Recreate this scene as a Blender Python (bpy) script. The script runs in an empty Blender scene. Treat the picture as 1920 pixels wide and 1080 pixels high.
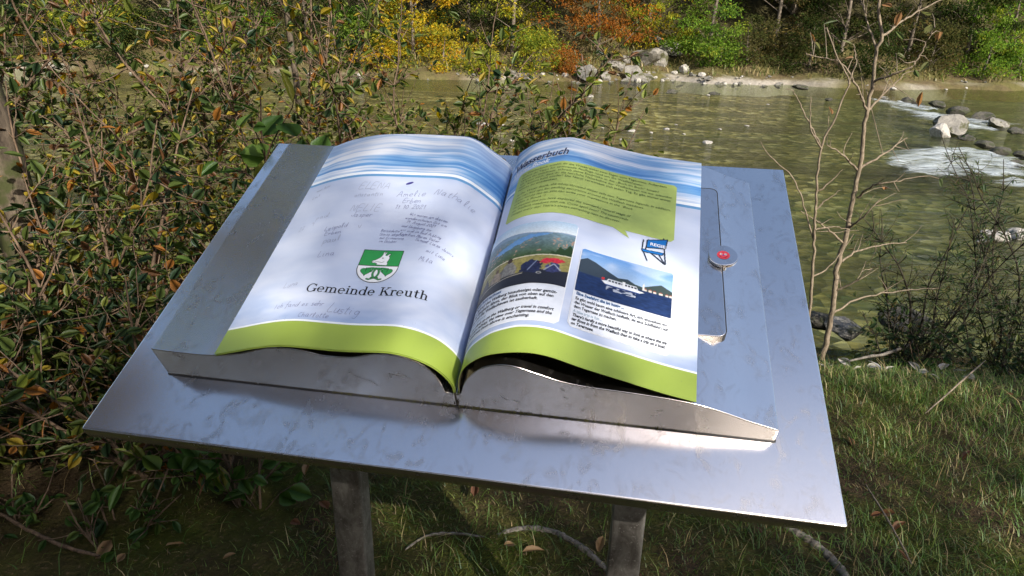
import bpy, math, random
import numpy as np
from mathutils import Vector, Matrix

S = bpy.context.scene
COL = S.collection
R = math.radians

# ------------------------------------------------------------------ camera
FPX = 1253.13                       # focal length in pixels of a 1920 wide frame
BOARD_Z = 0.86                      # height of the board's near edge
TILT = 0.44357                      # the board rises away from the reader
YAW, PITCH, ROLL = -0.16424, 0.37519, 0.02272
CAM = np.array([0.78289, -0.74247, 0.58464 + BOARD_Z])
fw = np.array([math.sin(YAW) * math.cos(PITCH), math.cos(YAW) * math.cos(PITCH), -math.sin(PITCH)])
r0_ = np.array([math.cos(YAW), -math.sin(YAW), 0.0])
u0_ = np.cross(r0_, fw)
rt = r0_ * math.cos(ROLL) + u0_ * math.sin(ROLL)
up = -r0_ * math.sin(ROLL) + u0_ * math.cos(ROLL)
cam_data = bpy.data.cameras.new('camera')
cam = bpy.data.objects.new('camera', cam_data)
COL.objects.link(cam)
cam_data.sensor_fit = 'HORIZONTAL'
cam_data.sensor_width = 36.0
cam_data.lens = FPX / 1920 * 36.0
cam_data.clip_start, cam_data.clip_end = 0.02, 500
cam.matrix_world = Matrix(((rt[0], up[0], -fw[0], CAM[0]), (rt[1], up[1], -fw[1], CAM[1]),
                           (rt[2], up[2], -fw[2], CAM[2]), (0, 0, 0, 1)))
S.camera = cam

# ------------------------------------------------------------------ light
SUN_EL, SUN_AZ = R(35), R(-49)      # azimuth from +X towards +Y
sun_dir = Vector((math.cos(SUN_EL) * math.cos(SUN_AZ), math.cos(SUN_EL) * math.sin(SUN_AZ), math.sin(SUN_EL)))
W = bpy.data.worlds.new('World')
S.world = W
W.use_nodes = True
nt = W.node_tree
sky = nt.nodes.new('ShaderNodeTexSky')
sky.sky_type = 'NISHITA'
sky.sun_disc = False
sky.sun_elevation = SUN_EL
sky.sun_rotation = math.atan2(sun_dir.x, sun_dir.y)
sky.altitude = 800
sky.air_density = 1.0
sky.dust_density = 4.0
sky.ozone_density = 0.4
nt.nodes['Background'].inputs['Strength'].default_value = 0.15
nt.links.new(sky.outputs[0], nt.nodes['Background'].inputs['Color'])
sl = bpy.data.lights.new('sun', 'SUN')
sl.energy = 5.0
sl.angle = R(0.53)
sl.color = (1.0, 0.93, 0.82)
so = bpy.data.objects.new('sun', sl)
COL.objects.link(so)
so.rotation_euler = sun_dir.to_track_quat('Z', 'Y').to_euler()
so.location = (8, -9, 10)
S.view_settings.view_transform = 'Standard'
S.view_settings.look = 'None'
S.view_settings.exposure = 0.62
S.view_settings.gamma = 1
S.view_settings.use_curve_mapping = False
S.cycles.use_denoising = True
S.cycles.denoiser = 'OPENIMAGEDENOISE'
S.cycles.max_bounces = 5
S.cycles.use_adaptive_sampling = True
S.cycles.adaptive_threshold = 0.02
S.cycles.transparent_max_bounces = 12
S.cycles.caustics_reflective = False
S.cycles.caustics_refractive = False

# ------------------------------------------------------------------ helpers
def pix_dir(px, py):
    return fw + rt * (px - 960) / FPX - up * (py - 540) / FPX
def pix_z(px, py, z):               # where a pixel's ray meets the height z
    d = pix_dir(px, py); return CAM + d * (z - CAM[2]) / d[2]
def pix_y(px, py, y):               # where it meets the upright plane y
    d = pix_dir(px, py); return CAM + d * (y - CAM[1]) / d[1]
def project(P):
    d = np.asarray(P) - CAM; z = d @ fw
    return 960 + FPX * (d @ rt) / z, 540 - FPX * (d @ up) / z, z

def tag(o, label=None, cat=None, group=None, kind=None):
    if label: o['label'] = label
    if cat: o['category'] = cat
    if group: o['group'] = group
    if kind: o['kind'] = kind
    return o
def empty(name, loc):
    o = bpy.data.objects.new(name, None); COL.objects.link(o); o.location = loc
    o.empty_display_size = 0.1
    return o
def link(name, me, parent=None):
    o = bpy.data.objects.new(name, me); COL.objects.link(o)
    if parent is not None: o.parent = parent
    return o
def mesh_np(name, V, F, mat=None, col=None, uv=None, smooth=False):
    """V (n,3), F (m,3) or (m,4) int; col per vertex rgb; uv per vertex"""
    V = np.ascontiguousarray(V, dtype=np.float32); F = np.asarray(F, dtype=np.int32)
    me = bpy.data.meshes.new(name)
    k = F.shape[1]; m = len(F)
    me.vertices.add(len(V)); me.vertices.foreach_set('co', V.ravel())
    me.loops.add(m * k); me.loops.foreach_set('vertex_index', F.ravel())
    me.polygons.add(m)
    me.polygons.foreach_set('loop_start', np.arange(0, m * k, k, dtype=np.int32))
    try: me.polygons.foreach_set('loop_total', np.full(m, k, dtype=np.int32))
    except Exception: pass
    if smooth: me.polygons.foreach_set('use_smooth', np.ones(m, dtype=bool))
    if col is not None:
        a = me.color_attributes.new('Col', 'FLOAT_COLOR', 'POINT')
        c = np.ones((len(V), 4), dtype=np.float32); c[:, :3] = col
        a.data.foreach_set('color', c.ravel())
    if uv is not None:
        l = me.uv_layers.new(name='UVMap')
        l.data.foreach_set('uv', np.ascontiguousarray(np.asarray(uv, dtype=np.float32)[F.ravel()]).ravel())
    me.update(calc_edges=True)
    me.validate()
    if mat: me.materials.append(mat)
    return me
def srgb(r, g, b):
    f = lambda c: (c / 255 / 12.92) if c / 255 <= 0.04045 else ((c / 255 + 0.055) / 1.055) ** 2.4
    return np.array([f(r), f(g), f(b)])

# node shorthand
class NT:
    def __init__(s, name):
        s.m = bpy.data.materials.new(name); s.m.use_nodes = True; s.t = s.m.node_tree
        s.t.nodes.clear(); s.out = s.n('ShaderNodeOutputMaterial')
    def n(s, typ, **kw):
        x = s.t.nodes.new(typ)
        for k, v in kw.items():
            if k.startswith('i_'):
                key = k[2:]
                key = int(key) if key.isdigit() else key.replace('_', ' ')
                s.set(x.inputs[key], v)
            else: setattr(x, k, v)
        return x
    def set(s, inp, v):
        if isinstance(v, bpy.types.NodeSocket): s.t.links.new(v, inp)
        elif isinstance(v, (tuple, list, np.ndarray)):
            v = tuple(float(q) for q in v)
            inp.default_value = v + (1.0,) if len(v) == 3 and inp.type == 'RGBA' else v
        else: inp.default_value = v
    def math(s, op, a, b=0.0, clamp=False):
        x = s.n('ShaderNodeMath', operation=op, use_clamp=clamp); s.set(x.inputs[0], a); s.set(x.inputs[1], b)
        return x.outputs[0]
    def mix(s, fac, a, b):
        x = s.n('ShaderNodeMix', data_type='RGBA'); s.set(x.inputs[0], fac); s.set(x.inputs[6], a); s.set(x.inputs[7], b)
        return x.outputs[2]
    def ramp(s, fac, stops):
        x = s.n('ShaderNodeValToRGB'); e = x.color_ramp.elements
        while len(e) < len(stops): e.new(0.5)
        for el, (p, c) in zip(e, stops):
            el.position = p; el.color = tuple(float(q) for q in c) + (1.0,)
        s.set(x.inputs[0], fac); return x.outputs[0]
    def noise(s, vec, scale, detail=3, rough=0.55, dist=0.0):
        x = s.n('ShaderNodeTexNoise', i_Scale=scale, i_Detail=detail, i_Roughness=rough, i_Distortion=dist)
        if vec is not None: s.set(x.inputs['Vector'], vec)
        return x.outputs['Fac']
    def scaled(s, vec, sc, loc=(0, 0, 0)):
        x = s.n('ShaderNodeMapping'); s.set(x.inputs[0], vec); s.set(x.inputs['Scale'], sc); s.set(x.inputs['Location'], loc)
        return x.outputs[0]
    def coord(s, which='Object'):
        return s.n('ShaderNodeTexCoord').outputs[which]
    def bump(s, h, strength, dist=0.01):
        return s.n('ShaderNodeBump', i_Strength=strength, i_Distance=dist, i_Height=h).outputs[0]
    def bsdf(s, **kw):
        return s.n('ShaderNodeBsdfPrincipled', **kw)
    def surf(s, sh):
        s.t.links.new(sh, s.out.inputs['Surface']); return s.m

# ------------------------------------------------------------------ materials
def mat_metal():
    t = NT('brushed_steel'); c = t.coord()
    brush = t.noise(t.scaled(c, (240, 5, 240)), 3.0, 3)
    blot = t.noise(t.scaled(c, (1, 1, 1)), 16, 5, 0.62, 0.6)
    blot2 = t.noise(t.scaled(c, (1, .6, 1)), 38, 3, 0.55, 1.4)
    mask = t.ramp(blot, [(0.42, (0, 0, 0)), (0.58, (1, 1, 1))])
    m2 = t.ramp(blot2, [(0.48, (0, 0, 0)), (0.64, (1, 1, 1))])
    smear = t.math('MULTIPLY', mask, m2)
    base = t.mix(t.math('MULTIPLY', smear, 0.75), (0.96, 0.91, 0.88), (0.62, 0.58, 0.555))
    base = t.mix(t.math('MULTIPLY', brush, 0.30), base, (0.72, 0.69, 0.67))
    ro = t.math('ADD', t.math('MULTIPLY', brush, 0.06), 0.165)
    ro = t.math('ADD', ro, t.math('MULTIPLY', smear, 0.10))
    b = t.bsdf(i_Base_Color=base, i_Metallic=1.0, i_Roughness=ro)
    return t.surf(b.outputs[0])
def mat_leg():
    t = NT('weathered_steel'); c = t.coord()
    n = t.noise(t.scaled(c, (1, 1, 0.5)), 26, 6, 0.7, 0.5)
    n2 = t.noise(c, 160, 3, 0.7)
    base = t.mix(t.ramp(n, [(0.4, (0, 0, 0)), (0.62, (1, 1, 1))]), (0.20, 0.18, 0.165), (0.46, 0.44, 0.41))
    base = t.mix(t.ramp(n2, [(0.6, (0, 0, 0)), (0.7, (1, 1, 1))]), base, (0.6, 0.58, 0.55))
    b = t.bsdf(i_Base_Color=base, i_Metallic=0.75, i_Roughness=t.math('ADD', t.math('MULTIPLY', n, 0.35), 0.3),
               i_Normal=t.bump(n2, 0.25, 0.001))
    return t.surf(b.outputs[0])
def mat_page(shift):
    t = NT('printed_page'); uv = t.coord('UV')
    sep = t.n('ShaderNodeSeparateXYZ'); t.set(sep.inputs[0], uv); s_, v = sep.outputs[0], sep.outputs[1]
    warp = t.noise(t.scaled(uv, (5, 5, 1), (shift, 0, 0)), 1.0, 2)
    v2 = t.math('ADD', v, t.math('MULTIPLY', warp, 0.05))
    cmb = t.n('ShaderNodeCombineXYZ'); t.set(cmb.inputs[0], t.math('MULTIPLY', s_, 2.6)); t.set(cmb.inputs[1], t.math('MULTIPLY', v2, 85.0))
    cmb.inputs[2].default_value = shift
    st = t.noise(cmb.outputs[0], 1.0, 4, 0.6, 0.3)
    big = t.noise(t.scaled(uv, (4, 14, 1), (shift * 3, 1, 0)), 1.0, 2)
    st = t.math('ADD', st, t.math('MULTIPLY', t.math('SUBTRACT', big, 0.5), 0.9))
    waves = t.ramp(st, [(0.30, srgb(70, 130, 196)), (0.46, srgb(122, 170, 216)), (0.56, srgb(190, 208, 232)), (0.70, srgb(240, 243, 248))])
    fade = t.ramp(v, [(0.46, (0, 0, 0)), (0.5415, (1, 1, 1))])
    waves = t.mix(t.math('MULTIPLY', fade, 0.45 if shift < 5 else 0.12), waves, srgb(238, 242, 248))
    tone = t.ramp(v, [(0.05, srgb(158, 178, 214)), (0.14, srgb(190, 202, 226)), (0.34, srgb(198, 208, 230)), (0.41, srgb(188, 202, 228))])
    cloud = t.noise(t.scaled(uv, (7, 16, 1), (shift, 4, 0)), 1.0, 3)
    pale = t.mix(t.ramp(cloud, [(0.4, (0, 0, 0)), (0.65, (1, 1, 1))]), tone, srgb(208, 216, 234))
    def above(e): return t.math('GREATER_THAN', v, e)
    c = t.mix(above(0.4035), pale, srgb(104, 158, 204))
    c = t.mix(above(0.4105), c, srgb(244, 247, 250))
    c = t.mix(above(0.4185), c, waves)
    grn = t.mix(t.noise(t.scaled(uv, (9, 9, 1)), 1.0, 2), srgb(146, 168, 66), srgb(164, 184, 84))
    c = t.mix(above(0.0505), srgb(236, 240, 244), c)
    c = t.mix(above(0.0470), grn, c)
    # specks of dirt
    sp = t.noise(t.scaled(uv, (1, 1, 1)), 520, 1, 0.5)
    zone = t.noise(t.scaled(uv, (1, 1, 1), (3, 3, 0)), 14, 2)
    low = t.ramp(v, [(0.0, (1, 1, 1)), (0.16, (0, 0, 0))])
    thr = t.math('SUBTRACT', 0.86, t.math('MULTIPLY', t.math('MULTIPLY', zone, low), 0.24))
    c = t.mix(t.math('GREATER_THAN', sp, thr), c, (0.08, 0.09, 0.10))
    grain = t.noise(uv, 900, 1)
    b = t.bsdf(i_Base_Color=c, i_Roughness=0.42, i_Normal=t.bump(grain, 0.05, 0.0004))
    b.inputs['Specular IOR Level'].default_value = 0.35
    return t.surf(b.outputs[0])
def mat_plain(name, col, rough=0.5, metal=0.0, spec=0.4):
    t = NT(name); c = t.coord()
    n = t.noise(c, 90, 3)
    col = np.array(col)
    base = t.mix(n, tuple(col * 0.9), tuple(np.minimum(col * 1.08, 1)))
    b = t.bsdf(i_Base_Color=base, i_Roughness=rough, i_Metallic=metal); b.inputs['Specular IOR Level'].default_value = spec
    return t.surf(b.outputs[0])
def mat_vcol(name, rough=0.45):
    t = NT(name); a = t.n('ShaderNodeVertexColor', layer_name='Col')
    b = t.bsdf(i_Base_Color=a.outputs[0], i_Roughness=rough); b.inputs['Specular IOR Level'].default_value = 0.3
    return t.surf(b.outputs[0])
def mat_leaf(name, trans=0.42, gloss=0.022, rough=0.45):
    t = NT(name); a = t.n('ShaderNodeVertexColor', layer_name='Col')
    d = t.n('ShaderNodeBsdfDiffuse', i_Color=a.outputs[0])
    bright = t.n('ShaderNodeHueSaturation', i_Saturation=1.1, i_Value=1.7, i_Color=a.outputs[0])
    tr = t.n('ShaderNodeBsdfTranslucent', i_Color=bright.outputs[0])
    m = t.n('ShaderNodeMixShader', i_0=trans); t.t.links.new(d.outputs[0], m.inputs[1]); t.t.links.new(tr.outputs[0], m.inputs[2])
    g = t.n('ShaderNodeBsdfGlossy', i_Roughness=rough, i_Color=(0.8, 0.85, 0.9))
    m2 = t.n('ShaderNodeMixShader', i_0=gloss); t.t.links.new(m.outputs[0], m2.inputs[1]); t.t.links.new(g.outputs[0], m2.inputs[2])
    return t.surf(m2.outputs[0])
def mat_bark(name, dark, light, scale=30, moss=None):
    t = NT(name); c = t.coord()
    n = t.noise(t.scaled(c, (1, 1, 0.35)), scale, 6, 0.7, 0.4)
    base = t.mix(t.ramp(n, [(0.35, (0, 0, 0)), (0.65, (1, 1, 1))]), dark, light)
    if moss is not None:
        m = t.noise(c, 9, 4, 0.6); base = t.mix(t.ramp(m, [(0.48, (0, 0, 0)), (0.6, (1, 1, 1))]), base, moss)
    b = t.bsdf(i_Base_Color=base, i_Roughness=0.85, i_Normal=t.bump(n, 0.5, 0.01)); b.inputs['Specular IOR Level'].default_value = 0.2
    return t.surf(b.outputs[0])
def mat_ground():
    t = NT('meadow_soil'); c = t.coord()
    n = t.noise(c, 2.2, 5, 0.65); n2 = t.noise(c, 26, 5, 0.7, 0.6); n3 = t.noise(c, 90, 3, 0.6)
    moss = t.mix(n2, (0.020, 0.028, 0.006), (0.085, 0.095, 0.016))
    soil = t.mix(n2, (0.018, 0.012, 0.007), (0.10, 0.070, 0.038))
    base = t.mix(t.ramp(n, [(0.40, (0, 0, 0)), (0.60, (1, 1, 1))]), moss, soil)
    base = t.mix(t.ramp(n3, [(0.60, (0, 0, 0)), (0.72, (1, 1, 1))]), base, (0.16, 0.11, 0.06))
    h = t.math('ADD', n2, t.math('MULTIPLY', n3, 0.5))
    b = t.bsdf(i_Base_Color=base, i_Roughness=0.95, i_Normal=t.bump(h, 0.8, 0.03)); b.inputs['Specular IOR Level'].default_value = 0.1
    return t.surf(b.outputs[0])
def mat_bed():
    t = NT('river_bed_gravel'); c = t.coord()
    vor = t.n('ShaderNodeTexVoronoi', i_Scale=5.0); t.set(vor.inputs['Vector'], t.scaled(c, (1, 1, 1)))
    vor2 = t.n('ShaderNodeTexVoronoi', i_Scale=1.7); t.set(vor2.inputs['Vector'], c)
    sep = t.n('ShaderNodeSeparateColor'); t.set(sep.inputs[0], vor.outputs['Color'])
    sep2 = t.n('ShaderNodeSeparateColor'); t.set(sep2.inputs[0], vor2.outputs['Color'])
    stones = t.ramp(sep.outputs[0], [(0.0, (0.045, 0.033, 0.013)), (0.45, (0.19, 0.135, 0.048)), (0.78, (0.46, 0.34, 0.13)), (1.0, (0.85, 0.72, 0.46))])
    stones = t.mix(0.4, stones, t.ramp(sep2.outputs[1], [(0.0, (0.04, 0.035, 0.015)), (1.0, (0.30, 0.24, 0.12))]))
    big = t.noise(c, 0.28, 4, 0.6)
    xyz = t.n('ShaderNodeSeparateXYZ'); t.set(xyz.inputs[0], c)
    gx = t.math('ADD', t.math('MULTIPLY', t.math('SUBTRACT', xyz.outputs[0], 1.2), 0.22), t.math('MULTIPLY', t.math('SUBTRACT', big, 0.5), 2.2))
    gy = t.math('SUBTRACT', gx, t.math('MULTIPLY', t.math('SUBTRACT', xyz.outputs[1], 14.0), 0.055), clamp=True)
    c2 = t.mix(gy, stones, t.mix(0.6, stones, (0.055, 0.085, 0.034)))
    c3 = t.mix(t.ramp(t.noise(t.scaled(c, (0.22, 0.8, 1)), 1.0, 3), [(0.42, (0, 0, 0)), (0.60, (0.85, 0.85, 0.85))]), c2, (0.075, 0.062, 0.026))
    b = t.bsdf(i_Base_Color=c3, i_Roughness=0.8, i_Normal=t.bump(vor.outputs['Distance'], 0.6, 0.1))
    return t.surf(b.outputs[0])
def mat_water():
    t = NT('river_water'); c = t.coord()
    w1 = t.noise(t.scaled(c, (0.55, 2.6, 1)), 1.3, 4, 0.6, 0.8)
    w2 = t.noise(t.scaled(c, (0.6, 2.2, 1)), 6.5, 3, 0.6, 0.5)
    h = t.math('ADD', w1, t.math('MULTIPLY', w2, 0.30))
    nrm = t.bump(h, 0.45, 0.09)
    tr = t.n('ShaderNodeBsdfTransparent', i_Color=(0.82, 0.87, 0.70))
    gl = t.n('ShaderNodeBsdfGlossy', i_Roughness=0.07, i_Color=(0.95, 0.97, 1.0), i_Normal=nrm)
    fr = t.n('ShaderNodeFresnel', i_IOR=1.24, i_Normal=nrm)
    m = t.n('ShaderNodeMixShader', i_0=t.math('MULTIPLY', fr.outputs[0], 0.55)); t.t.links.new(tr.outputs[0], m.inputs[1]); t.t.links.new(gl.outputs[0], m.inputs[2])
    return t.surf(m.outputs[0])
def mat_foam():
    t = NT('white_water_foam'); c = t.coord()
    n = t.noise(t.scaled(c, (0.6, 2.4, 1)), 2.6, 7, 0.75, 0.9)
    uv = t.coord('UV'); sep = t.n('ShaderNodeSeparateXYZ'); t.set(sep.inputs[0], uv)
    edge = t.math('MULTIPLY', t.math('MULTIPLY', sep.outputs[1], t.math('SUBTRACT', 1.0, sep.outputs[1])), 4.0)
    a = t.math('MULTIPLY', t.math('SUBTRACT', t.math('ADD', n, t.math('MULTIPLY', edge, 0.26)), 0.64), 3.2, clamp=True)
    d = t.bsdf(i_Base_Color=(0.60, 0.66, 0.68), i_Roughness=0.4, i_Normal=t.bump(n, 0.7, 0.1))
    tr = t.n('ShaderNodeBsdfTransparent')
    m = t.n('ShaderNodeMixShader', i_0=a); t.t.links.new(tr.outputs[0], m.inputs[1]); t.t.links.new(d.outputs[0], m.inputs[2])
    return t.surf(m.outputs[0])
def mat_stone(name, a, b_, scale=7, moss=None):
    t = NT(name); c = t.coord()
    n = t.noise(c, scale, 6, 0.68, 0.4); n2 = t.noise(c, scale * 6, 3, 0.6)
    base = t.mix(t.ramp(n, [(0.3, (0, 0, 0)), (0.7, (1, 1, 1))]), a, b_)
    if moss is not None:
        base = t.mix(t.ramp(t.noise(c, scale * 0.5, 4), [(0.5, (0, 0, 0)), (0.6, (1, 1, 1))]), base, moss)
    b = t.bsdf(i_Base_Color=base, i_Roughness=0.85, i_Normal=t.bump(t.math('ADD', n, t.math('MULTIPLY', n2, 0.4)), 0.6, 0.04))
    return t.surf(b.outputs[0])
def mat_bank():
    t = NT('far_bank_soil'); c = t.coord()
    n = t.noise(c, 0.5, 5, 0.65); n2 = t.noise(c, 3.5, 5, 0.7)
    g = t.mix(n2, (0.035, 0.035, 0.012), (0.17, 0.15, 0.055))
    s = t.mix(n2, (0.035, 0.026, 0.014), (0.16, 0.12, 0.065))
    base = t.mix(t.ramp(n, [(0.42, (0, 0, 0)), (0.6, (1, 1, 1))]), g, s)
    xyz = t.n('ShaderNodeSeparateXYZ'); t.set(xyz.inputs[0], c)
    shore = t.ramp(t.math('ADD', xyz.outputs[2], t.math('MULTIPLY', t.math('SUBTRACT', n, 0.5), 0.5)), [(0.0, (1, 1, 1)), (0.08, (0, 0, 0))])
    shore = t.math('SUBTRACT', 1.0, t.math('MULTIPLY', t.math('ADD', xyz.outputs[2], t.math('ADD', 0.86, t.math('MULTIPLY', t.math('SUBTRACT', n, 0.5), 0.7))), 6.0), clamp=True)
    shore = t.math('MULTIPLY', shore, t.ramp(t.noise(c, 0.16, 2), [(0.46, (0, 0, 0)), (0.58, (1, 1, 1))]))
    base = t.mix(shore, base, t.mix(n2, (0.13, 0.11, 0.085), (0.42, 0.385, 0.33)))
    hill = t.math('MULTIPLY', t.math('SUBTRACT', xyz.outputs[2], 0.6), 1.2, clamp=True)
    base = t.mix(hill, base, t.mix(n2, (0.020, 0.020, 0.009), (0.075, 0.065, 0.028)))
    b = t.bsdf(i_Base_Color=base, i_Roughness=0.95, i_Normal=t.bump(n2, 0.8, 0.1)); b.inputs['Specular IOR Level'].default_value = 0.1
    return t.surf(b.outputs[0])

M = dict(steel=mat_metal(), leg=mat_leg(), page_l=mat_page(0.0), page_r=mat_page(7.3),
         ink=mat_plain('black_print', (0.012, 0.013, 0.018)), blue_ink=mat_plain('blue_print', (0.02, 0.10, 0.26)),
         pen=mat_plain('pen_ink', (0.19, 0.21, 0.37)), pen2=mat_plain('faded_pen', (0.36, 0.39, 0.50)),
         grey_ink=mat_plain('grey_print', (0.28, 0.40, 0.46)), olive_ink=mat_plain('olive_print', (0.07, 0.12, 0.03)),
         white=mat_plain('white_print', (0.84, 0.86, 0.90)), navy=mat_plain('navy_print', (0.018, 0.04, 0.12)),
         lime=mat_plain('lime_print', srgb(176, 194, 104)), caption=mat_plain('caption_print', srgb(226, 231, 240)),
         under=mat_plain('page_back', (0.22, 0.20, 0.12), 0.35), picture=mat_vcol('picture_print'),
         leaf=mat_leaf('leaf_blade'), grass=mat_leaf('grass_blade', 0.35, 0.03, 0.5), farleaf=mat_leaf('far_leaf', 0.40, 0.0),
         dead=mat_leaf('dead_leaf', 0.2, 0.03, 0.6),
         bark=mat_bark('shrub_bark', (0.055, 0.036, 0.024), (0.20, 0.14, 0.095), 60),
         dark_bark=mat_bark('dark_bark', (0.022, 0.019, 0.014), (0.07, 0.06, 0.042), 60),
         tan=mat_bark('sapling_bark', (0.13, 0.10, 0.07), (0.31, 0.25, 0.18), 80),
         trunk=mat_bark('mossy_bark', (0.028, 0.021, 0.015), (0.14, 0.11, 0.08), 24, (0.045, 0.05, 0.018)),
         fartrunk=mat_bark('forest_bark', (0.05, 0.04, 0.03), (0.22, 0.18, 0.14), 12),
         root=mat_bark('root_bark', (0.06, 0.05, 0.04), (0.28, 0.25, 0.21), 60),
         ground=mat_ground(), bed=mat_bed(), water=mat_water(), foam=mat_foam(), bank=mat_bank(),
         pale=mat_stone('pale_limestone', (0.20, 0.185, 0.16), (0.50, 0.47, 0.42)),
         grey=mat_stone('grey_limestone', (0.085, 0.08, 0.07), (0.30, 0.28, 0.245), 4, (0.06, 0.06, 0.025)),
         wet=mat_stone('wet_dark_stone', (0.02, 0.02, 0.016), (0.10, 0.09, 0.07), 5, (0.03, 0.035, 0.012)),
         moss=mat_stone('moss_growth', (0.05, 0.055, 0.012), (0.14, 0.13, 0.03), 120))

# ------------------------------------------------------------------ the setting
WATER = -1.0
_rs = np.random.RandomState(5)
_ph = _rs.uniform(0, 6.28, (10, 2)); _fr = _rs.uniform(-1, 1, (10, 2)) * np.array([2.2, 2.2]); _am = _rs.uniform(0.3, 1, 10)
def wob(x, y, s=1.0):
    z = 0
    for i in range(10): z = z + _am[i] * np.sin(x * s * _fr[i, 0] * 1.7 + y * s * _fr[i, 1] * 1.7 + _ph[i, 0])
    return z / 10
def sstep(a, b, x):
    t = np.clip((x - a) / (b - a), 0, 1); return t * t * (3 - 2 * t)
def near_edge(x): return 4.3 + 0.25 * np.sin(x * 0.9) + 0.12 * np.sin(x * 2.3 + 1) - 0.02 * x
def ground_h(x, y):
    e = near_edge(x)
    z = -0.10 * sstep(0.8, 2.0, y) - 1.15 * sstep(e - 2.3, e + 0.35, y) + 0.05 * wob(x, y, 1.0) + 0.02 * wob(x, y, 4.0)
    return z
def far_edge(x): return 33.0 + 0.17 * x + 0.9 * np.sin(x * 0.33 + 0.6) + 0.6 * np.sin(x * 0.9) + 0.35 * np.sin(x * 2.3 + 1) + 0.2 * np.sin(x * 5.1)
def bank_h(x, y):
    d = y - far_edge(x)
    return -1.9 + 1.2 * sstep(-1.6, 0.8, d) + 1.0 * sstep(0.6, 4.5, d) + 0.70 * np.maximum(d - 5, 0) + 0.10 * wob(x, y, 0.8)
def sheet(name, xs, ys, hf, mat):
    X, Y = np.meshgrid(xs, ys); Z = hf(X, Y)
    V = np.stack([X, Y, Z], -1).reshape(-1, 3); nx, ny = len(xs), len(ys)
    i = (np.arange(ny - 1)[:, None] * nx + np.arange(nx - 1)[None]).ravel()
    F = np.stack([i, i + 1, i + nx + 1, i + nx], 1)
    o = link(name, mesh_np(name, V, F, mat, smooth=True)); return tag(o, kind='structure')
def graded(a, b, n, c, k=2.2):      # finer sampling near c
    t = np.linspace(-1, 1, n); s = np.sign(t) * np.abs(t) ** k
    return np.where(s < 0, c + s * (c - a), c + s * (b - c))
sheet('ground', graded(-80, 80, 240, 0.8), graded(-80, 5.2, 180, 1.5), ground_h, M['ground'])
sheet('river_bed', np.linspace(-80, 80, 160), np.linspace(3.6, 48, 60),
      lambda x, y: -1.34 - 0.10 * sstep(5, 9, y) + 0.09 * wob(x, y, 0.5) - 0.5 * sstep(0, 6, y - far_edge(x) + 1), M['bed'])
sheet('far_bank', np.linspace(-90, 90, 220), 31 + graded(-4, 90, 90, 4, 1.8), bank_h, M['bank'])
sheet('river_water', np.linspace(-80, 80, 60), np.linspace(3.4, 52, 30), lambda x, y: WATER + 0 * x, M['water'])

# ------------------------------------------------------------------ the lectern
# board frame: x along the near edge, y up the slope, z out of the board
BM = Matrix(((1, 0, 0, 0), (0, math.cos(TILT), -math.sin(TILT), 0), (0, math.sin(TILT), math.cos(TILT), BOARD_Z), (0, 0, 0, 1)))
BW, BH = 1.10, 0.7551
lectern = empty('book_lectern', (0.55, 0.33, 0.0))
tag(lectern, 'stainless steel lectern shaped as a huge open book on two square posts', 'lectern')
PINV = Matrix.Translation((-0.55, -0.33, 0.0))
def bpart(name, me, parent=None):
    o = link(name, me, parent or lectern)
    if parent is None: o.matrix_local = PINV @ BM
    return o
def spline(P, n):
    P = np.array(P, float); Q = np.vstack([2 * P[0] - P[1], P, 2 * P[-1] - P[-2]]); out = []
    u = np.linspace(0, 1, 16, endpoint=False)[:, None]
    for i in range(1, len(Q) - 2):
        a, b, c, d = Q[i - 1:i + 3]
        out.append(.5 * (2 * b + (c - a) * u + (2 * a - 5 * b + 4 * c - d) * u ** 2 + (-a + 3 * b - 3 * c + d) * u ** 3))
    out = np.vstack(out + [P[-1:]])
    L = np.r_[0, np.cumsum(np.linalg.norm(np.diff(out, axis=0), axis=1))]
    T = np.linspace(0, L[-1], n)
    return np.stack([np.interp(T, L, out[:, k]) for k in range(P.shape[1])], 1)
def bevel(o, w, seg=2, ang=35):
    m = o.modifiers.new('bevel', 'BEVEL'); m.width = w; m.segments = seg; m.limit_method = 'ANGLE'; m.angle_limit = R(ang)
    m.harden_normals = False
    return o
def box_mesh(name, x0, x1, y0, y1, z0, z1, mat):
    V = [(x, y, z) for z in (z0, z1) for y in (y0, y1) for x in (x0, x1)]
    F = [(0, 2, 3, 1), (4, 5, 7, 6), (0, 1, 5, 4), (2, 6, 7, 3), (0, 4, 6, 2), (1, 3, 7, 5)]
    return mesh_np(name, V, F, mat)
board = bpart('board', box_mesh('board', 0, BW, 0, BH, -0.024, 0, M['steel'])); bevel(board, 0.004, 3)
for x in (0.252, 0.812):
    y0, y1 = 0.285, 0.335
    zt = BOARD_Z + math.tan(TILT) * y0 - 0.024
    V = [(x, y0, -0.12), (x + .062, y0, -0.12), (x + .062, y1, -0.12), (x, y1, -0.12),
         (x, y0, zt), (x + .062, y0, zt), (x + .062, y1, zt + math.tan(TILT) * .05), (x, y1, zt + math.tan(TILT) * .05)]
    F = [(0, 3, 2, 1), (4, 5, 6, 7), (0, 1, 5, 4), (1, 2, 6, 5), (2, 3, 7, 6), (3, 0, 4, 7)]
    lg = link('leg', mesh_np('leg', V, F, M['leg']), lectern); lg.matrix_local = PINV; bevel(lg, 0.005, 3)

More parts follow.
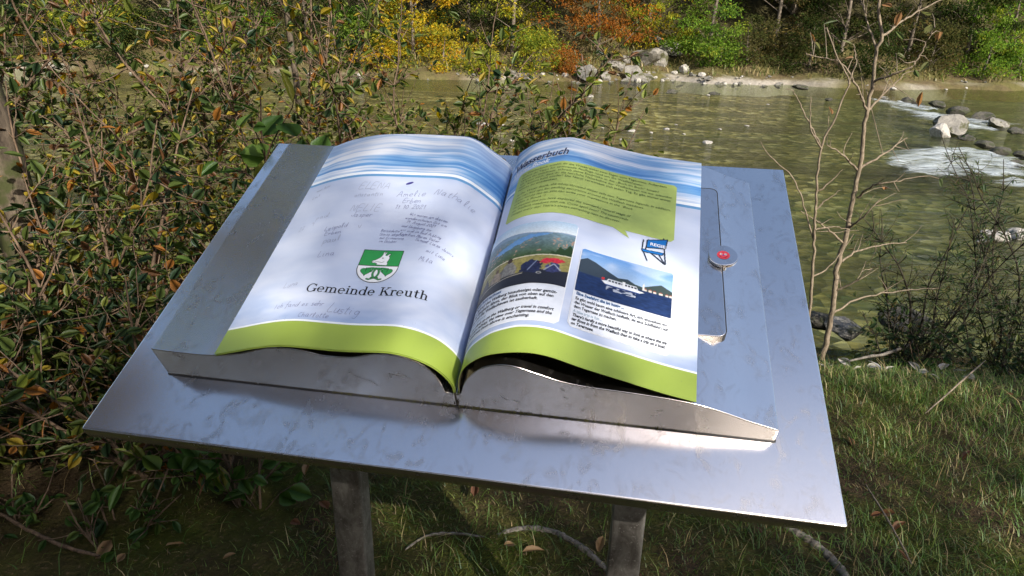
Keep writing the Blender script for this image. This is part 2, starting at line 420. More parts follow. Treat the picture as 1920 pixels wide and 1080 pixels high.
YF, YB = 0.1135, 0.655
LF = [(.1931,.0690),(.2295,.0828),(.2648,.0962),(.298,.1064),(.3288,.1112),(.3726,.1116),(.4073,.1124),(.4434,.1165),(.4649,.1191),(.4856,.1192),(.5118,.1126),(.5369,.0982),(.5546,.0766),(.5640,.0531),(.5648,.0366)]
LB = [(.1884,.0685),(.2322,.0870),(.275,.0990),(.3145,.1055),(.37,.109),(.4248,.1095),(.455,.109),(.4783,.1072),(.499,.097),(.5136,.0845),(.532,.069),(.5491,.0549),(.5600,.0400)]
RF = [(.5703,.0371),(.5715,.0598),(.578,.0861),(.5898,.1079),(.6118,.1295),(.6321,.14),(.6581,.1472),(.6834,.1491),(.7084,.144),(.7459,.1285),(.7838,.115),(.8092,.1066),(.823,.1012),(.8617,.0880),(.9029,.0765)]
RB = [(.5680,.0400),(.5700,.0620),(.578,.077),(.5935,.0905),(.612,.103),(.6355,.1113),(.6712,.1187),(.69,.1175),(.7117,.1133),(.7677,.0990),(.8386,.0850),(.9237,.0755)]
KL = [(.0847,.0656),(.1281,.0641),(.1679,.0642),(.1907,.0662),(.2077,.0690),(.2438,.080),(.2801,.0960),(.3042,.1015),(.3402,.1015),(.3742,.095),(.4104,.0959),(.4286,.1004),(.4487,.1084),(.4707,.1125),(.4914,.1118),(.5172,.1018),(.5349,.0836),(.5453,.0580),(.5500,.0349),(.5637,.0330)]
KR = [(.5639,.0330),(.5722,.035),(.5827,.0665),(.6021,.0969),(.6234,.1113),(.6435,.1160),(.6628,.1130),(.6884,.1029),(.7208,.091),(.7597,.0846),(.811,.0817),(.8308,.0800),(.8687,.0765),(.9069,.0700),(.9397,.0595),(.98,.0432),(1.02,.0296)]
NS = 260
PG = {'L': (spline(LF, NS), spline(LB, NS), 0.4263), 'R': (spline(RF, NS), spline(RB, NS), 0.4134)}
def gutter_dip(side, s, v):          # the sheet is pulled down where it is bound
    if side == 'L': return 0.0 * s
    return 0.024 * np.clip(1 - s / .15, 0, 1) * (1 - sstep(.08, .2, v) + sstep(.30, .43, v))
def page_pt(side, s, v, off=0.0, plain=False):
    """points on a page: s along the paper from its left edge, v up from its foot (metres)"""
    a, b, L = PG[side]; s = np.asarray(s, float); v = np.asarray(v, float)
    if not plain: v = np.maximum(v - gutter_dip(side, s, v), 0.0004)
    w = np.clip(v / (YB - YF), 0, 1)[..., None]; q = np.clip(s / L, 0, 1) * (NS - 1)
    idx = np.arange(NS)
    fa = np.stack([np.interp(q, idx, a[:, 0]), np.interp(q, idx, a[:, 1])], -1)
    fb = np.stack([np.interp(q, idx, b[:, 0]), np.interp(q, idx, b[:, 1])], -1)
    P = fa * (1 - w) + fb * w
    q2 = np.clip(q + 1.5, 0, NS - 1); q1 = np.clip(q - 1.5, 0, NS - 1)
    ta = np.stack([np.interp(q2, idx, a[:, k]) - np.interp(q1, idx, a[:, k]) for k in (0, 1)], -1)
    tb = np.stack([np.interp(q2, idx, b[:, k]) - np.interp(q1, idx, b[:, k]) for k in (0, 1)], -1)
    T = ta * (1 - w) + tb * w; T = T / np.linalg.norm(T, axis=-1, keepdims=True)
    N = np.stack([-T[..., 1], T[..., 0]], -1)
    P = P + N * off
    return np.stack([P[..., 0], YF + v + 0 * P[..., 0], P[..., 1]], -1)
def make_page(side, mat, drop=0.0, s0=0.0, s1=None, fwd=0.0, name='page'):
    L = PG[side][2]; s1 = s1 or L; ns, nv = 90, 44
    s = np.linspace(s0, s1, ns); v = np.linspace(0, YB - YF, nv)
    Sg, Vg = np.meshgrid(s, v)
    top = page_pt(side, Sg, Vg, -drop, True).reshape(-1, 3); bot = page_pt(side, Sg, Vg, -drop - 0.0008, True).reshape(-1, 3)
    top[:, 1] -= fwd; bot[:, 1] -= fwd
    i = (np.arange(nv - 1)[:, None] * ns + np.arange(ns - 1)[None]).ravel()
    Ft = np.stack([i, i + 1, i + ns + 1, i + ns], 1); n = ns * nv
    Fb = (Ft + n)[:, ::-1]
    ring = np.r_[np.arange(ns), np.arange(1, nv) * ns + ns - 1, np.arange(ns - 2, -1, -1) + (nv - 1) * ns, np.arange(nv - 2, 0, -1) * ns]
    nx = np.roll(ring, -1)
    Fs = np.stack([ring, ring + n, nx + n, nx], 1)
    uv = np.stack([Sg.ravel(), (Vg + gutter_dip(side, Sg, Vg)).ravel()], 1)
    me = mesh_np(name, np.vstack([top, bot]), np.vstack([Ft, Fs, Fb]), mat, uv=np.vstack([uv, uv]), smooth=True)
    me.materials.append(M['under'])
    mi = np.zeros(len(me.polygons), dtype=np.int32); mi[-len(Fb):] = 1
    me.polygons.foreach_set('material_index', mi)
    o = bpart(name, me); m = o.modifiers.new('crisp_edges', 'EDGE_SPLIT'); m.split_angle = R(60)
    return o
def block(K, limit):
    K = np.array(K); f_ = spline(K, 110)
    lim = np.array(limit); order = np.argsort(lim[:, 0])
    zb = np.interp(f_[:, 0], lim[order, 0], lim[order, 1]) - 0.004
    inside = (f_[:, 0] > lim[:, 0].min()) & (f_[:, 0] < lim[:, 0].max())
    b_ = f_.copy(); b_[:, 1] = np.where(inside, np.minimum(f_[:, 1], zb), f_[:, 1])
    n = len(f_); y0, y1 = YF, 0.664
    V = np.vstack([np.c_[f_[:, 0], np.full(n, y0), f_[:, 1]], np.c_[b_[:, 0], np.full(n, y1), b_[:, 1]],
                   np.c_[f_[:, 0], np.full(n, y0), np.full(n, 0.0)], np.c_[b_[:, 0], np.full(n, y1), np.full(n, 0.0)]])
    i = np.arange(n - 1)
    F = np.vstack([np.c_[i, i + 1, i + 1 + n, i + n], np.c_[i + 2 * n, i + 2 * n + 1, i + 1, i], np.c_[i + n, i + n + 1, i + 3 * n + 1, i + 3 * n],
                   [[2 * n, 0, n, 3 * n]], [[n - 1, 3 * n - 1, 4 * n - 1, 2 * n - 1]]])
    me = mesh_np('book_block', V, F, M['steel'], smooth=True)
    o = bpart('book_block', me)
    bevel(o, 0.0016, 2, 50).modifiers['bevel'].harden_normals = True
    m = o.modifiers.new('even_normals', 'WEIGHTED_NORMAL'); m.weight = 100; m.keep_sharp = False
    return o
block(KL, spline(LB, 60)); block(KR, spline(RB, 60))
for k, (dr, fwd_) in enumerate(((0.0, 0.0), (0.0016, 0.0012), (0.0030, -0.0008))):
    pl = make_page('L', M['page_l'], dr, 0.0 + 0.002 * k, None, fwd_)
    if k == 0: page_l = pl
page_r = make_page('R', M['page_r'])
page_l['label'] = 'left open page with town crest, pale blue ground and pen scribbles'
page_r['label'] = 'right open page with two framed pictures and a lime text panel'

# raised lid and its round button on the right half
def prism(name, pts, z0, z1, mat):
    n = len(pts); V = [(x, y, z0) for x, y in pts] + [(x, y, z1) for x, y in pts]
    import bmesh
    bm = bmesh.new(); vs = [bm.verts.new(v) for v in V]
    bm.faces.new(vs[:n][::-1]); bm.faces.new(vs[n:])
    for i in range(n): bm.faces.new((vs[i], vs[(i + 1) % n], vs[n + (i + 1) % n], vs[n + i]))
    me = bpy.data.meshes.new(name); bm.to_mesh(me); bm.free(); me.materials.append(mat); return me
def rrect(x0, x1, y0, y1, r, n=5):
    out = []
    for cx, cy, a in ((x1 - r, y0 + r, -90), (x1 - r, y1 - r, 0), (x0 + r, y1 - r, 90), (x0 + r, y0 + r, 180)):
        out += [(cx + r * math.cos(R(a + 90 * i / n)), cy + r * math.sin(R(a + 90 * i / n))) for i in range(n + 1)]
    return out
lid = bpart('lid', prism('lid', rrect(0.86, 0.949, 0.236, 0.584, 0.012), 0.045, 0.0722, M['steel'])); bevel(lid, 0.0012)
gap_dark = mat_plain('gap_shadow_dark', (0.03, 0.03, 0.032), 0.6)
bpart('lid_gap_shadow', prism('lid_gap_shadow', rrect(0.8585, 0.9505, 0.2365, 0.5855, 0.0128), 0.046, 0.0717, gap_dark))  # dark rim drawn in place of the shaded gap around the lid
bpart('base_shadow_line', prism('base_shadow_line', rrect(0.0838, 1.0222, 0.1118, 0.6660, 0.003), -0.001, 0.0012, gap_dark))  # dark outline painted as the contact shadow where the block meets the board
lid['label'] = 'raised steel lid beside the right page'
def disc(name, c, r, z0, z1, mat, n=40):
    return prism(name, [(c[0] + r * math.cos(2 * math.pi * i / n), c[1] + r * math.sin(2 * math.pi * i / n)) for i in range(n)], z0, z1, mat)
BC = (0.951, 0.402)
btn = bpart('button', disc('button', BC, 0.0235, 0.0735, 0.0800, M['steel'])); bevel(btn, 0.0012)
stem_b = link('button_stem', disc('button_stem', BC, 0.010, 0.040, 0.0735, M['steel'], 20), btn)

# ---- painting small flat prints on a grid of coloured cells
def inside(poly, X, Y):
    poly = np.asarray(poly, float); c = np.zeros(X.shape, bool); j = len(poly) - 1
    for i in range(len(poly)):
        xi, yi = poly[i]; xj, yj = poly[j]
        m = ((yi > Y) != (yj > Y)) & (X < (xj - xi) * (Y - yi) / (yj - yi + 1e-12) + xi); c ^= m; j = i
    return c
def near_line(pl, X, Y, w):
    pl = np.asarray(pl, float); d = np.full(X.shape, 1e9)
    for a, b in zip(pl[:-1], pl[1:]):
        ab = b - a; t = np.clip(((X - a[0]) * ab[0] + (Y - a[1]) * ab[1]) / (ab @ ab + 1e-12), 0, 1)
        d = np.minimum(d, np.hypot(X - a[0] - t * ab[0], Y - a[1] - t * ab[1]))
    return d < w / 2
class Canvas:
    """x right, y up, in units of the print's own size"""
    def __init__(s, w, h, nx, ny, col=None):
        s.w, s.h, s.nx, s.ny = w, h, nx, ny
        s.X, s.Y = np.meshgrid((np.arange(nx * 2) + .5) / (nx * 2) * w, (np.arange(ny * 2) + .5) / (ny * 2) * h)
        s.C = np.zeros(s.X.shape + (3,)); s.A = np.zeros(s.X.shape)
        if col is not None: s.C[:] = col; s.A[:] = 1
    def put(s, m, c): s.C[m] = c; s.A[m] = 1
    def poly(s, p, c): s.put(inside(p, s.X, s.Y), c)
    def line(s, p, w, c): s.put(near_line(p, s.X, s.Y, w), c)
    def ell(s, cx, cy, rx, ry, c): s.put(((s.X - cx) / rx) ** 2 + ((s.Y - cy) / ry) ** 2 < 1, c)
    def cells(s):
        a = s.A.reshape(s.ny, 2, s.nx, 2).mean((1, 3)); c = (s.C * s.A[..., None]).reshape(s.ny, 2, s.nx, 2, 3).sum((1, 3))
        return a, c / np.maximum(a * 4, 1e-9)[..., None]
def drape_canvas(cv, side, s0, v0, name, parent, off=0.0006, place=None, mat=None):
    a, c = cv.cells(); ny, nx = a.shape
    keep = np.argwhere(a > 0.45)
    iy, ix = keep[:, 0], keep[:, 1]
    cx = np.stack([ix, ix + 1, ix + 1, ix], 1) / nx * cv.w; cy = np.stack([iy, iy, iy + 1, iy + 1], 1) / ny * cv.h
    P = (place or (lambda x, y: page_pt(side, s0 + x, v0 + y, off)))(cx, cy).reshape(-1, 3)
    col = np.repeat(c[iy, ix], 4, axis=0)
    F = np.arange(len(P)).reshape(-1, 4)
    return link(name, mesh_np(name, P, F, mat or M['picture'], col=col), parent)
def drape_poly(side, pts, name, parent, mat, off, n=40):
    """a flat outline laid on the page: cut into vertical strips so that it follows the curve"""
    pts = np.asarray(pts, float); x0, x1 = pts[:, 0].min(), pts[:, 0].max()
    xs = np.linspace(x0 + 1e-5, x1 - 1e-5, n); lo, hi = [], []
    for x in xs:
        ys = []
        for a, b in zip(pts, np.roll(pts, -1, 0)):
            if (a[0] - x) * (b[0] - x) <= 0 and abs(a[0] - b[0]) > 1e-9: ys.append(a[1] + (b[1] - a[1]) * (x - a[0]) / (b[0] - a[0]))
        lo.append(min(ys)); hi.append(max(ys))
    lo, hi = np.array(lo), np.array(hi); rows = 7
    T = np.linspace(0, 1, rows)[:, None]
    Vg = lo[None] * (1 - T) + hi[None] * T; Sg = np.broadcast_to(xs, Vg.shape)
    P = page_pt(side, Sg, Vg, off).reshape(-1, 3)
    i = (np.arange(rows - 1)[:, None] * n + np.arange(n - 1)[None]).ravel()
    F = np.stack([i, i + 1, i + n + 1, i + n], 1)
    return link(name, mesh_np(name, P, F, mat, smooth=True), parent)
def text_geo(body, size, bold=0.0, shear=0.0, width=None):
    cu = bpy.data.curves.new('t', 'FONT'); cu.body = body; cu.size = size; cu.offset = bold; cu.shear = shear; cu.resolution_u = 2
    o = bpy.data.objects.new('t', cu); COL.objects.link(o)
    dg = bpy.context.evaluated_depsgraph_get(); me = o.evaluated_get(dg).to_mesh()
    me.calc_loop_triangles()
    V = np.zeros(len(me.vertices) * 3, dtype=np.float32); me.vertices.foreach_get('co', V); V = V.reshape(-1, 3)[:, :2].astype(float)
    T = np.zeros(len(me.loop_triangles) * 3, dtype=np.int32); me.loop_triangles.foreach_get('vertices', T); T = T.reshape(-1, 3)
    o.evaluated_get(dg).to_mesh_clear(); bpy.data.objects.remove(o); bpy.data.curves.remove(cu)
    if width: V[:, 0] *= width / (V[:, 0].max() - V[:, 0].min())
    return V, T
def drape_text(side, lines, name, parent, mat, off=0.0006):
    """lines: (text, s, v, size, bold, shear, width or None); one printed block"""
    VV, FF, n = [], [], 0
    for body, s, v, size, bold, shear, width in lines:
        V, T = text_geo(body, size, bold, shear, width)
        VV.append(page_pt(side, s + V[:, 0], v + V[:, 1], off)); FF.append(T + n); n += len(V)
    return link(name, mesh_np(name, np.vstack(VV), np.vstack(FF), mat), parent)

# ---- prints on the left page
def serif_word(word, cap, width):
    """slab serif letters from stems, bowls and serifs; cap height 1"""
    A = {}
    def ring(cx, cy, rx, ry, a0, a1, tv=.13, th=.06):
        t = np.radians(np.linspace(a0, a1, 40))
        return np.vstack([np.c_[cx + rx * np.cos(t), cy + ry * np.sin(t)], np.c_[cx + (rx - tv) * np.cos(t[::-1]), cy + (ry - th) * np.sin(t[::-1])]])
    rc = lambda x0, y0, x1, y1: [(x0, y0), (x1, y0), (x1, y1), (x0, y1)]
    foot = lambda x: rc(x - .10, 0, x + .23, .05)
    stem = lambda x, h: [rc(x, 0, x + .13, h), foot(x), rc(x - .10, h - .05, x + .06, h)]
    arch = lambda x: ring(x + .19 + .065, .44, .255, .24, 0, 150, .13, .07)
    bowl = ring(.30, .335, .30, .345, 0, 360)
    A['G'] = ([ring(.45, .5, .45, .52, 38, 330, .14, .06), rc(.72, .06, .86, .42), rc(.58, .38, .95, .43), rc(.76, .68, .82, .98)], 1.0)
    A['e'] = ([ring(.30, .335, .30, .345, 0, 318, .13, .06), rc(.06, .32, .59, .375)], .68)
    A['n'] = (stem(.10, .68) + [arch(.10), rc(.48, 0, .61, .46), foot(.48)], .78)
    A['m'] = (stem(.10, .68) + [arch(.10), rc(.48, 0, .61, .46), foot(.48), arch(.48), rc(.86, 0, .99, .46), foot(.86)], 1.16)
    A['h'] = (stem(.10, 1.05) + [arch(.10), rc(.48, 0, .61, .46), foot(.48)], .78)
    A['u'] = ([rc(.10, .2, .23, .68), rc(.0, .63, .15, .68), ring(.355, .24, .255, .25, 180, 330, .13, .07), rc(.48, 0, .61, .68), rc(.38, .63, .5, .68), rc(.6, 0, .72, .05)], .78)
    A['i'] = (stem(.10, .68) + [ring(.165, .9, .085, .085, 0, 360, .085, .085)], .38)
    A['d'] = ([bowl, rc(.48, 0, .61, 1.05), rc(.38, 1.0, .5, 1.05), rc(.6, 0, .72, .05)], .78)
    A['K'] = ([rc(.12, 0, .25, 1), rc(0, 0, .37, .05), rc(0, .95, .37, 1), [(.25, .36), (.25, .46), (.70, .97), (.79, .97)], [(.36, .52), (.47, .63), (.86, .03), (.69, .03)],
               rc(.58, 0, .95, .05), rc(.56, .95, .90, 1)], .95)
    A['r'] = (stem(.10, .68) + [ring(.36, .40, .26, .28, 60, 150, .12, .09), ring(.45, .60, .07, .07, 0, 360, .07, .07)], .54)
    A['t'] = ([rc(.14, .15, .27, .90), rc(0, .62, .44, .68), ring(.31, .17, .17, .19, 180, 320, .13, .07)], .50)
    A[' '] = ([], .36)
    tot = sum(A[c][1] for c in word); k = width / (tot * cap)
    cv = Canvas(width, cap * 1.12, 460, 62); x = 0
    for c in word:
        for p in A[c][0]:
            p = np.asarray(p, float); cv.poly(np.c_[(x + p[:, 0]) * cap * k, p[:, 1] * cap + 0.0003], (0.012, 0.013, 0.02))
        x += A[c][1]
    return cv
drape_canvas(serif_word('Gemeinde Kreuth', 0.0172, 0.2010), 'L', 0.1255, 0.1065, 'title_text', page_l)

# town crest: chamois head on green above two crossed leaves
cw, ch = 0.0700, 0.0735
cv = Canvas(1.0, 1.05, 130, 136)
BLK, GRN, WHT = np.array([.015] * 3), srgb(52, 150, 78), np.array([.82, .83, .85])
def shield(g):
    t = np.radians(np.linspace(0, -180, 30)); return [(1 - g, 1.05 - g)] + [(.5 + (.5 - g) * math.cos(a), .47 + (.47 - g) * math.sin(a)) for a in t] + [(g, 1.05 - g)]
cv.poly(shield(0.0), BLK); cv.poly(shield(0.017), WHT)
m_ = inside(shield(0.017), cv.X, cv.Y) & (cv.Y > 0.535); cv.put(m_, GRN)
cv.put(inside(shield(0.017), cv.X, cv.Y) & (abs(cv.Y - .53) < .009), BLK)
head = [(.30,.66),(.33,.635),(.40,.63),(.45,.605),(.43,.575),(.68,.56),(.70,.60),(.67,.66),(.69,.72),(.70,.80),(.665,.86),(.70,.93),(.66,.915),(.62,.865),(.575,.875),(.575,.93),(.60,.985),(.565,.965),(.545,.93),(.54,.965),(.55,1.0),(.515,.97),(.515,.90),(.50,.85),(.47,.80),(.38,.72),(.31,.69)]
cv.line(head + head[:1], .022, BLK); cv.poly(head, WHT)
cv.line([(.36, .655), (.44, .668), (.55, .645), (.60, .675)], .012, BLK); cv.ell(.535, .79, .022, .014, BLK); cv.ell(.325, .668, .014, .012, BLK)
def heart(cx, cy, sc, flip):
    t = np.linspace(0, 2 * np.pi, 50)
    return np.c_[cx + flip * sc * np.sin(t) ** 3, cy + sc * (13 * np.cos(t) - 5 * np.cos(2 * t) - 2 * np.cos(3 * t) - np.cos(4 * t)) / 16]
for sx in (-1, 1):
    h_ = heart(.5 + sx * .26, .34, .125, sx); cv.line(np.vstack([h_, h_[:1]]), .02, BLK); cv.poly(h_, GRN)
    cv.line([(.5 + sx * .26, .42), (.5 + sx * .26, .34)], .012, BLK)
def arcp(cx, cy, rx, ry, a0, a1): t = np.radians(np.linspace(a0, a1, 24)); return np.c_[cx + rx * np.cos(t), cy + ry * np.sin(t)]
for sx in (-1, 1):
    a_ = arcp(.5 + sx * .035, .30, .105, .155, 90 - sx * 70, 90 + sx * 200)
    tail = [(.5 + sx * .26, .435), (.5 + sx * .14, .455), (.5 + sx * .02, .45)]
    for w_, c_ in ((.055, BLK), (.032, GRN)): cv.line(tail, w_, c_)
    for w_, c_ in ((.055, BLK), (.032, GRN)): cv.line(a_, w_, c_)
    for w_, c_ in ((.05, BLK), (.028, GRN)): cv.line([(.5 + sx * .02, .15), (.5 + sx * .12, .10), (.5 + sx * .17, .115)], w_, c_)
cv2 = cv; cv2.X = cv2.X; cvw, cvh = cw, ch
drape_canvas(cv, 'L', 0, 0, 'town_crest', page_l, place=lambda x, y: page_pt('L', 0.1935 + x * cw, 0.1335 + y / 1.05 * ch, 0.0006))

# pen scribbles: a single-stroke hand
HAND = {
 'a': ['.42,.42 .2,.5 .04,.25 .15,.02 .35,.12 .43,.45 .42,.05 .55,.0'], 'b': ['.08,1 .05,.02 .3,.0 .42,.22 .25,.45 .07,.3'], 'c': ['.4,.42 .18,.5 .04,.22 .2,0 .42,.1'],
 'd': ['.4,.4 .18,.48 .04,.22 .18,0 .38,.15 .48,1 .44,.05'], 'e': ['.06,.22 .4,.3 .3,.5 .08,.36 .1,.06 .4,.06'], 'f': ['.45,.95 .25,1 .2,.5 .16,-.3', '.02,.5 .4,.52'],
 'g': ['.42,.42 .15,.48 .06,.2 .3,.08 .44,.46 .38,-.3 .1,-.3'], 'h': ['.06,1 .05,0', '.06,.3 .28,.5 .4,.35 .42,0'], 'i': ['.1,.5 .1,.05 .2,0', '.12,.7 .13,.74'],
 'j': ['.2,.5 .18,-.25 .0,-.3'], 'k': ['.06,1 .05,0', '.38,.5 .08,.24 .4,0'], 'l': ['.08,0 .2,.6 .16,1 .06,.6 .12,.04 .25,.02'], 'm': ['.04,.5 .05,0', '.05,.3 .2,.5 .28,.3 .28,0', '.28,.3 .44,.5 .52,.3 .54,0'],
 'n': ['.05,.5 .05,0', '.06,.3 .28,.5 .38,.3 .4,0'], 'o': ['.24,.5 .05,.28 .2,0 .42,.2 .26,.5'], 'p': ['.06,.5 .03,-.4', '.06,.3 .3,.5 .4,.25 .2,.02 .06,.12'],
 'r': ['.06,.5 .06,0', '.06,.28 .2,.48 .36,.46'], 's': ['.36,.46 .14,.46 .14,.28 .34,.2 .26,0 .04,.05'], 't': ['.16,.85 .14,.05 .32,.02', '.0,.55 .34,.58'], 'u': ['.05,.5 .08,.05 .3,.05 .38,.5 .4,0'],
 'v': ['.04,.5 .2,0 .38,.5'], 'w': ['.04,.5 .14,0 .28,.4 .42,0 .54,.5'], 'z': ['.05,.48 .38,.48 .06,.02 .42,.02'], 'y': ['.05,.5 .2,.1', '.4,.5 .1,-.35'],
 'A': ['.0,0 .32,1 .56,0', '.1,.36 .5,.4'], 'B': ['.08,0 .1,1 .42,.8 .12,.54 .46,.26 .08,0'], 'C': ['.5,.85 .2,.95 .04,.4 .25,0 .52,.15'], 'E': ['.5,.95 .08,.95 .05,0 .5,.02', '.06,.5 .4,.5'], 'F': ['.1,0 .1,1 .5,.96', '.1,.52 .4,.52'],
 'I': ['.12,1 .1,0'], 'J': ['.4,1 .36,.1 .1,.05 .04,.3'], 'L': ['.14,1 .08,.02 .5,.04'], 'M': ['.03,0 .12,1 .32,.3 .54,1 .6,0'], 'N': ['.05,0 .1,1 .48,.02 .52,1'], 'O': ['.3,1 .04,.5 .28,0 .54,.5 .3,1'],
 'S': ['.48,.9 .15,.95 .12,.6 .46,.4 .36,0 .04,.1'], 'V': ['.03,1 .25,0 .5,1'], 'W': ['.02,1 .18,0 .34,.7 .5,0 .66,1'], 'U': ['.06,1 .1,.05 .42,.05 .5,1'],
 '0': ['.25,.9 .05,.45 .25,0 .45,.45 .25,.9'], '1': ['.1,.6 .26,.9 .24,0'], '2': ['.06,.7 .25,.92 .42,.7 .06,0 .46,.02'], '9': ['.4,.6 .2,.9 .08,.6 .38,.55 .34,0'], '.': ['.08,.0 .1,.03'], ' ': []}
def handwriting(notes, name, mat, width=0.00075, seed=1):
    rg = random.Random(seed); VV, FF, n = [], [], 0; lay = 0
    for text, s0, v0, h, ang in notes:
        x = 0.0; ca, sa = math.cos(R(ang)), math.sin(R(ang))
        for chn in text:
            st = HAND.get(chn, HAND.get(chn.lower(), []))
            jx, jy, js = rg.uniform(-.04, .04), rg.uniform(-.07, .07), rg.uniform(.88, 1.12)
            wmax = 0.3
            for k in st:
                P = np.array([[float(q) for q in w.split(',')] for w in k.split()]); wmax = max(wmax, P[:, 0].max())
                if len(P) > 2: P = spline(P, 4 * len(P))
                P = P * js + np.array([jx + 0.16 * 0, jy]); P[:, 0] += 0.18 * P[:, 1]
                Q = np.c_[(x + P[:, 0]) * h, P[:, 1] * h]
                Q = np.c_[s0 + Q[:, 0] * ca - Q[:, 1] * sa, v0 + Q[:, 0] * sa + Q[:, 1] * ca]
                T = np.gradient(Q, axis=0); T /= np.linalg.norm(T, axis=1, keepdims=True) + 1e-9
                Nn = np.c_[-T[:, 1], T[:, 0]] * width / 2
                off = 0.0006 + (lay % 25) * 2e-5; lay += 1
                a = page_pt('L', Q[:, 0] + Nn[:, 0], Q[:, 1] + Nn[:, 1], off); b = page_pt('L', Q[:, 0] - Nn[:, 0], Q[:, 1] - Nn[:, 1], off)
                m = len(Q); VV += [a, b]; i = np.arange(m - 1)
                FF.append(np.c_[i, i + 1, i + 1 + m, i + m] + n); n += 2 * m
            x += wmax + 0.14
    return link(name, mesh_np(name, np.vstack(VV), np.vstack(FF), mat), page_l)
handwriting([('Amelie', .2120, .3450, .0165, 4), ('Erben', .2270, .3290, .0125, 2), ('11.10.2021', .2160, .3120, .0115, 2), ('Nathalie', .2800, .3560, .0190, -10),
             ('Leopold', .1030, .2520, .0110, 10), ('Erben', .1080, .2390, .0110, 8), ('Jasper', .1420, .2870, .0120, 2), ('Lina', .1160, .1850, .0135, 10),
             ('Wir waren an diesem', .2490, .2960, .0068, -9), ('wunderschonen Ort am', .2440, .2860, .0070, -9), ('19. August 2021', .2480, .2760, .0070, -9),
             ('und Umgebung zur', .2420, .2660, .0066, -9), ('wir viel in Bad Aibling', .2430, .2560, .0064, -10), ('Familien Maren Vater', .2440, .2460, .0066, -10),
             ('Samuel Luisa Jannis', .2750, .2330, .0070, -14), ('mit Luca', .3000, .2080, .0080, -14),
             ('Bernadette', .2090, .2520, .0062, 0), ('Steine abgelegt', .2090, .2430, .0060, 0), ('zur Erinnerung', .2110, .2340, .0060, 0), ('im Oktober', .2130, .2260, .0058, 0),
             ('Mila', .2920, .1860, .0105, -4), ('Ich fand es sehr', .0820, .0740, .0100, 3), ('Lustig', .1740, .0690, .0170, -4), ('Charlotte', .1330, .0545, .0100, 2)], 'handwriting', M['pen'], 0.00066, 3)
handwriting([('ELENA', .1300, .3640, .0190, 2), ('onstantin', .1300, .3420, .0115, 4), ('NELIE', .1350, .3020, .0190, 2), ('Paul', .0700, .2870, .0130, 12), ('22 . 9', .0400, .2640, .0110, 16),
             ('Paul', .1120, .2180, .0150, 14), ('Luna', .0780, .1190, .0120, 8), ('Emil', .0300, .3560, .0080, 20), ('war hier', .0300, .3780, .0075, 14), ('v', .1650, .2560, .0150, 20)], 'faded_handwriting', M['pen2'], 0.0007, 5)
# an inked scribble blot
cvb = Canvas(1, 1, 40, 24); cvb.ell(.5, .5, .48, .36, srgb(70, 66, 140))
drape_canvas(cvb, 'L', 0, 0, 'ink_blot', page_l, place=lambda x, y: page_pt('L', .2200 + x * .014 , .3775 + y * .009 + x * .006, .0006))

# ---- prints on the right page
O1, O2, O3, O4 = 0.0005, 0.0010, 0.0015, 0.0020
def rr(s0, s1, v0, v1, r): return rrect(s0, s1, v0, v1, r, 6)
panel_pts = rr(.0630, .3690, .3060, .4600, .006)
drape_poly('R', panel_pts, 'text_panel', page_r, M['lime'], O1, 60)
drape_poly('R', [(.262, .3065), (.284, .3065), (.2925, .289)], 'speech_tail', page_r, M['lime'], O1, 10)
SZ = 0.0083
ger = ['Im Wasserbuch erzählt dir die Wasseramsel zwei Sagen vom Tegernsee. Außerdem', 'findest du Tipps für spannende Ausflüge rund um die Weißachauen.',
       'Wenn du möchtest, schreib deine Eindrücke in das „Buch im Buch“ hinein!', 'Ich freue mich, dass du die herrliche Naturbühne der Weißachauen mit mir erkundet',
       'hast. Komm bald wieder! Die Natur verwandelt sich jeden Tag. Es gibt immer etwas', 'Neues zu entdecken.']
eng = ['In the Water Book, the white-throated dipper tells two Tegernsee legends. In addition,', 'you can find tips for exciting excursions around the Weißach meadows.',
       'If you would like to, you can write your impressions in the “Book', 'within a Book”!', 'I’m pleased that you have explored the wonderful natural stage of',
       'the Weißach meadows with me. Come again soon! The countryside', 'changes every day! There’s always something new to discover.']
gw = [.275, .232, .262, .286, .284, .076]; ew = [.285, .238, .218, .062, .216, .212, .199]
drape_text('R', [(t_, .0740, .4480 - i * .0094, SZ, 0, 0, w_) for i, (t_, w_) in enumerate(zip(ger, gw))], 'german_text', page_r, M['olive_ink'], O2)
drape_text('R', [(t_, .0740, .3845 - i * .0104, SZ, 0, .25, w_) for i, (t_, w_) in enumerate(zip(eng, ew))], 'english_text', page_r, M['olive_ink'], O2)
drape_text('R', [('Wasserbuch', .0440, .4825, .0300, .0014, .18, .112)], 'heading_outline', page_r, M['white'], O1)
drape_text('R', [('Wasserbuch', .0446, .4828, .0300, .0006, .18, .1108)], 'heading_text', page_r, M['navy'], O2)
drape_text('R', [('Water Book', .0440, .4655, .0190, .0005, .18, .080)], 'subheading_text', page_r, M['white'], O1)

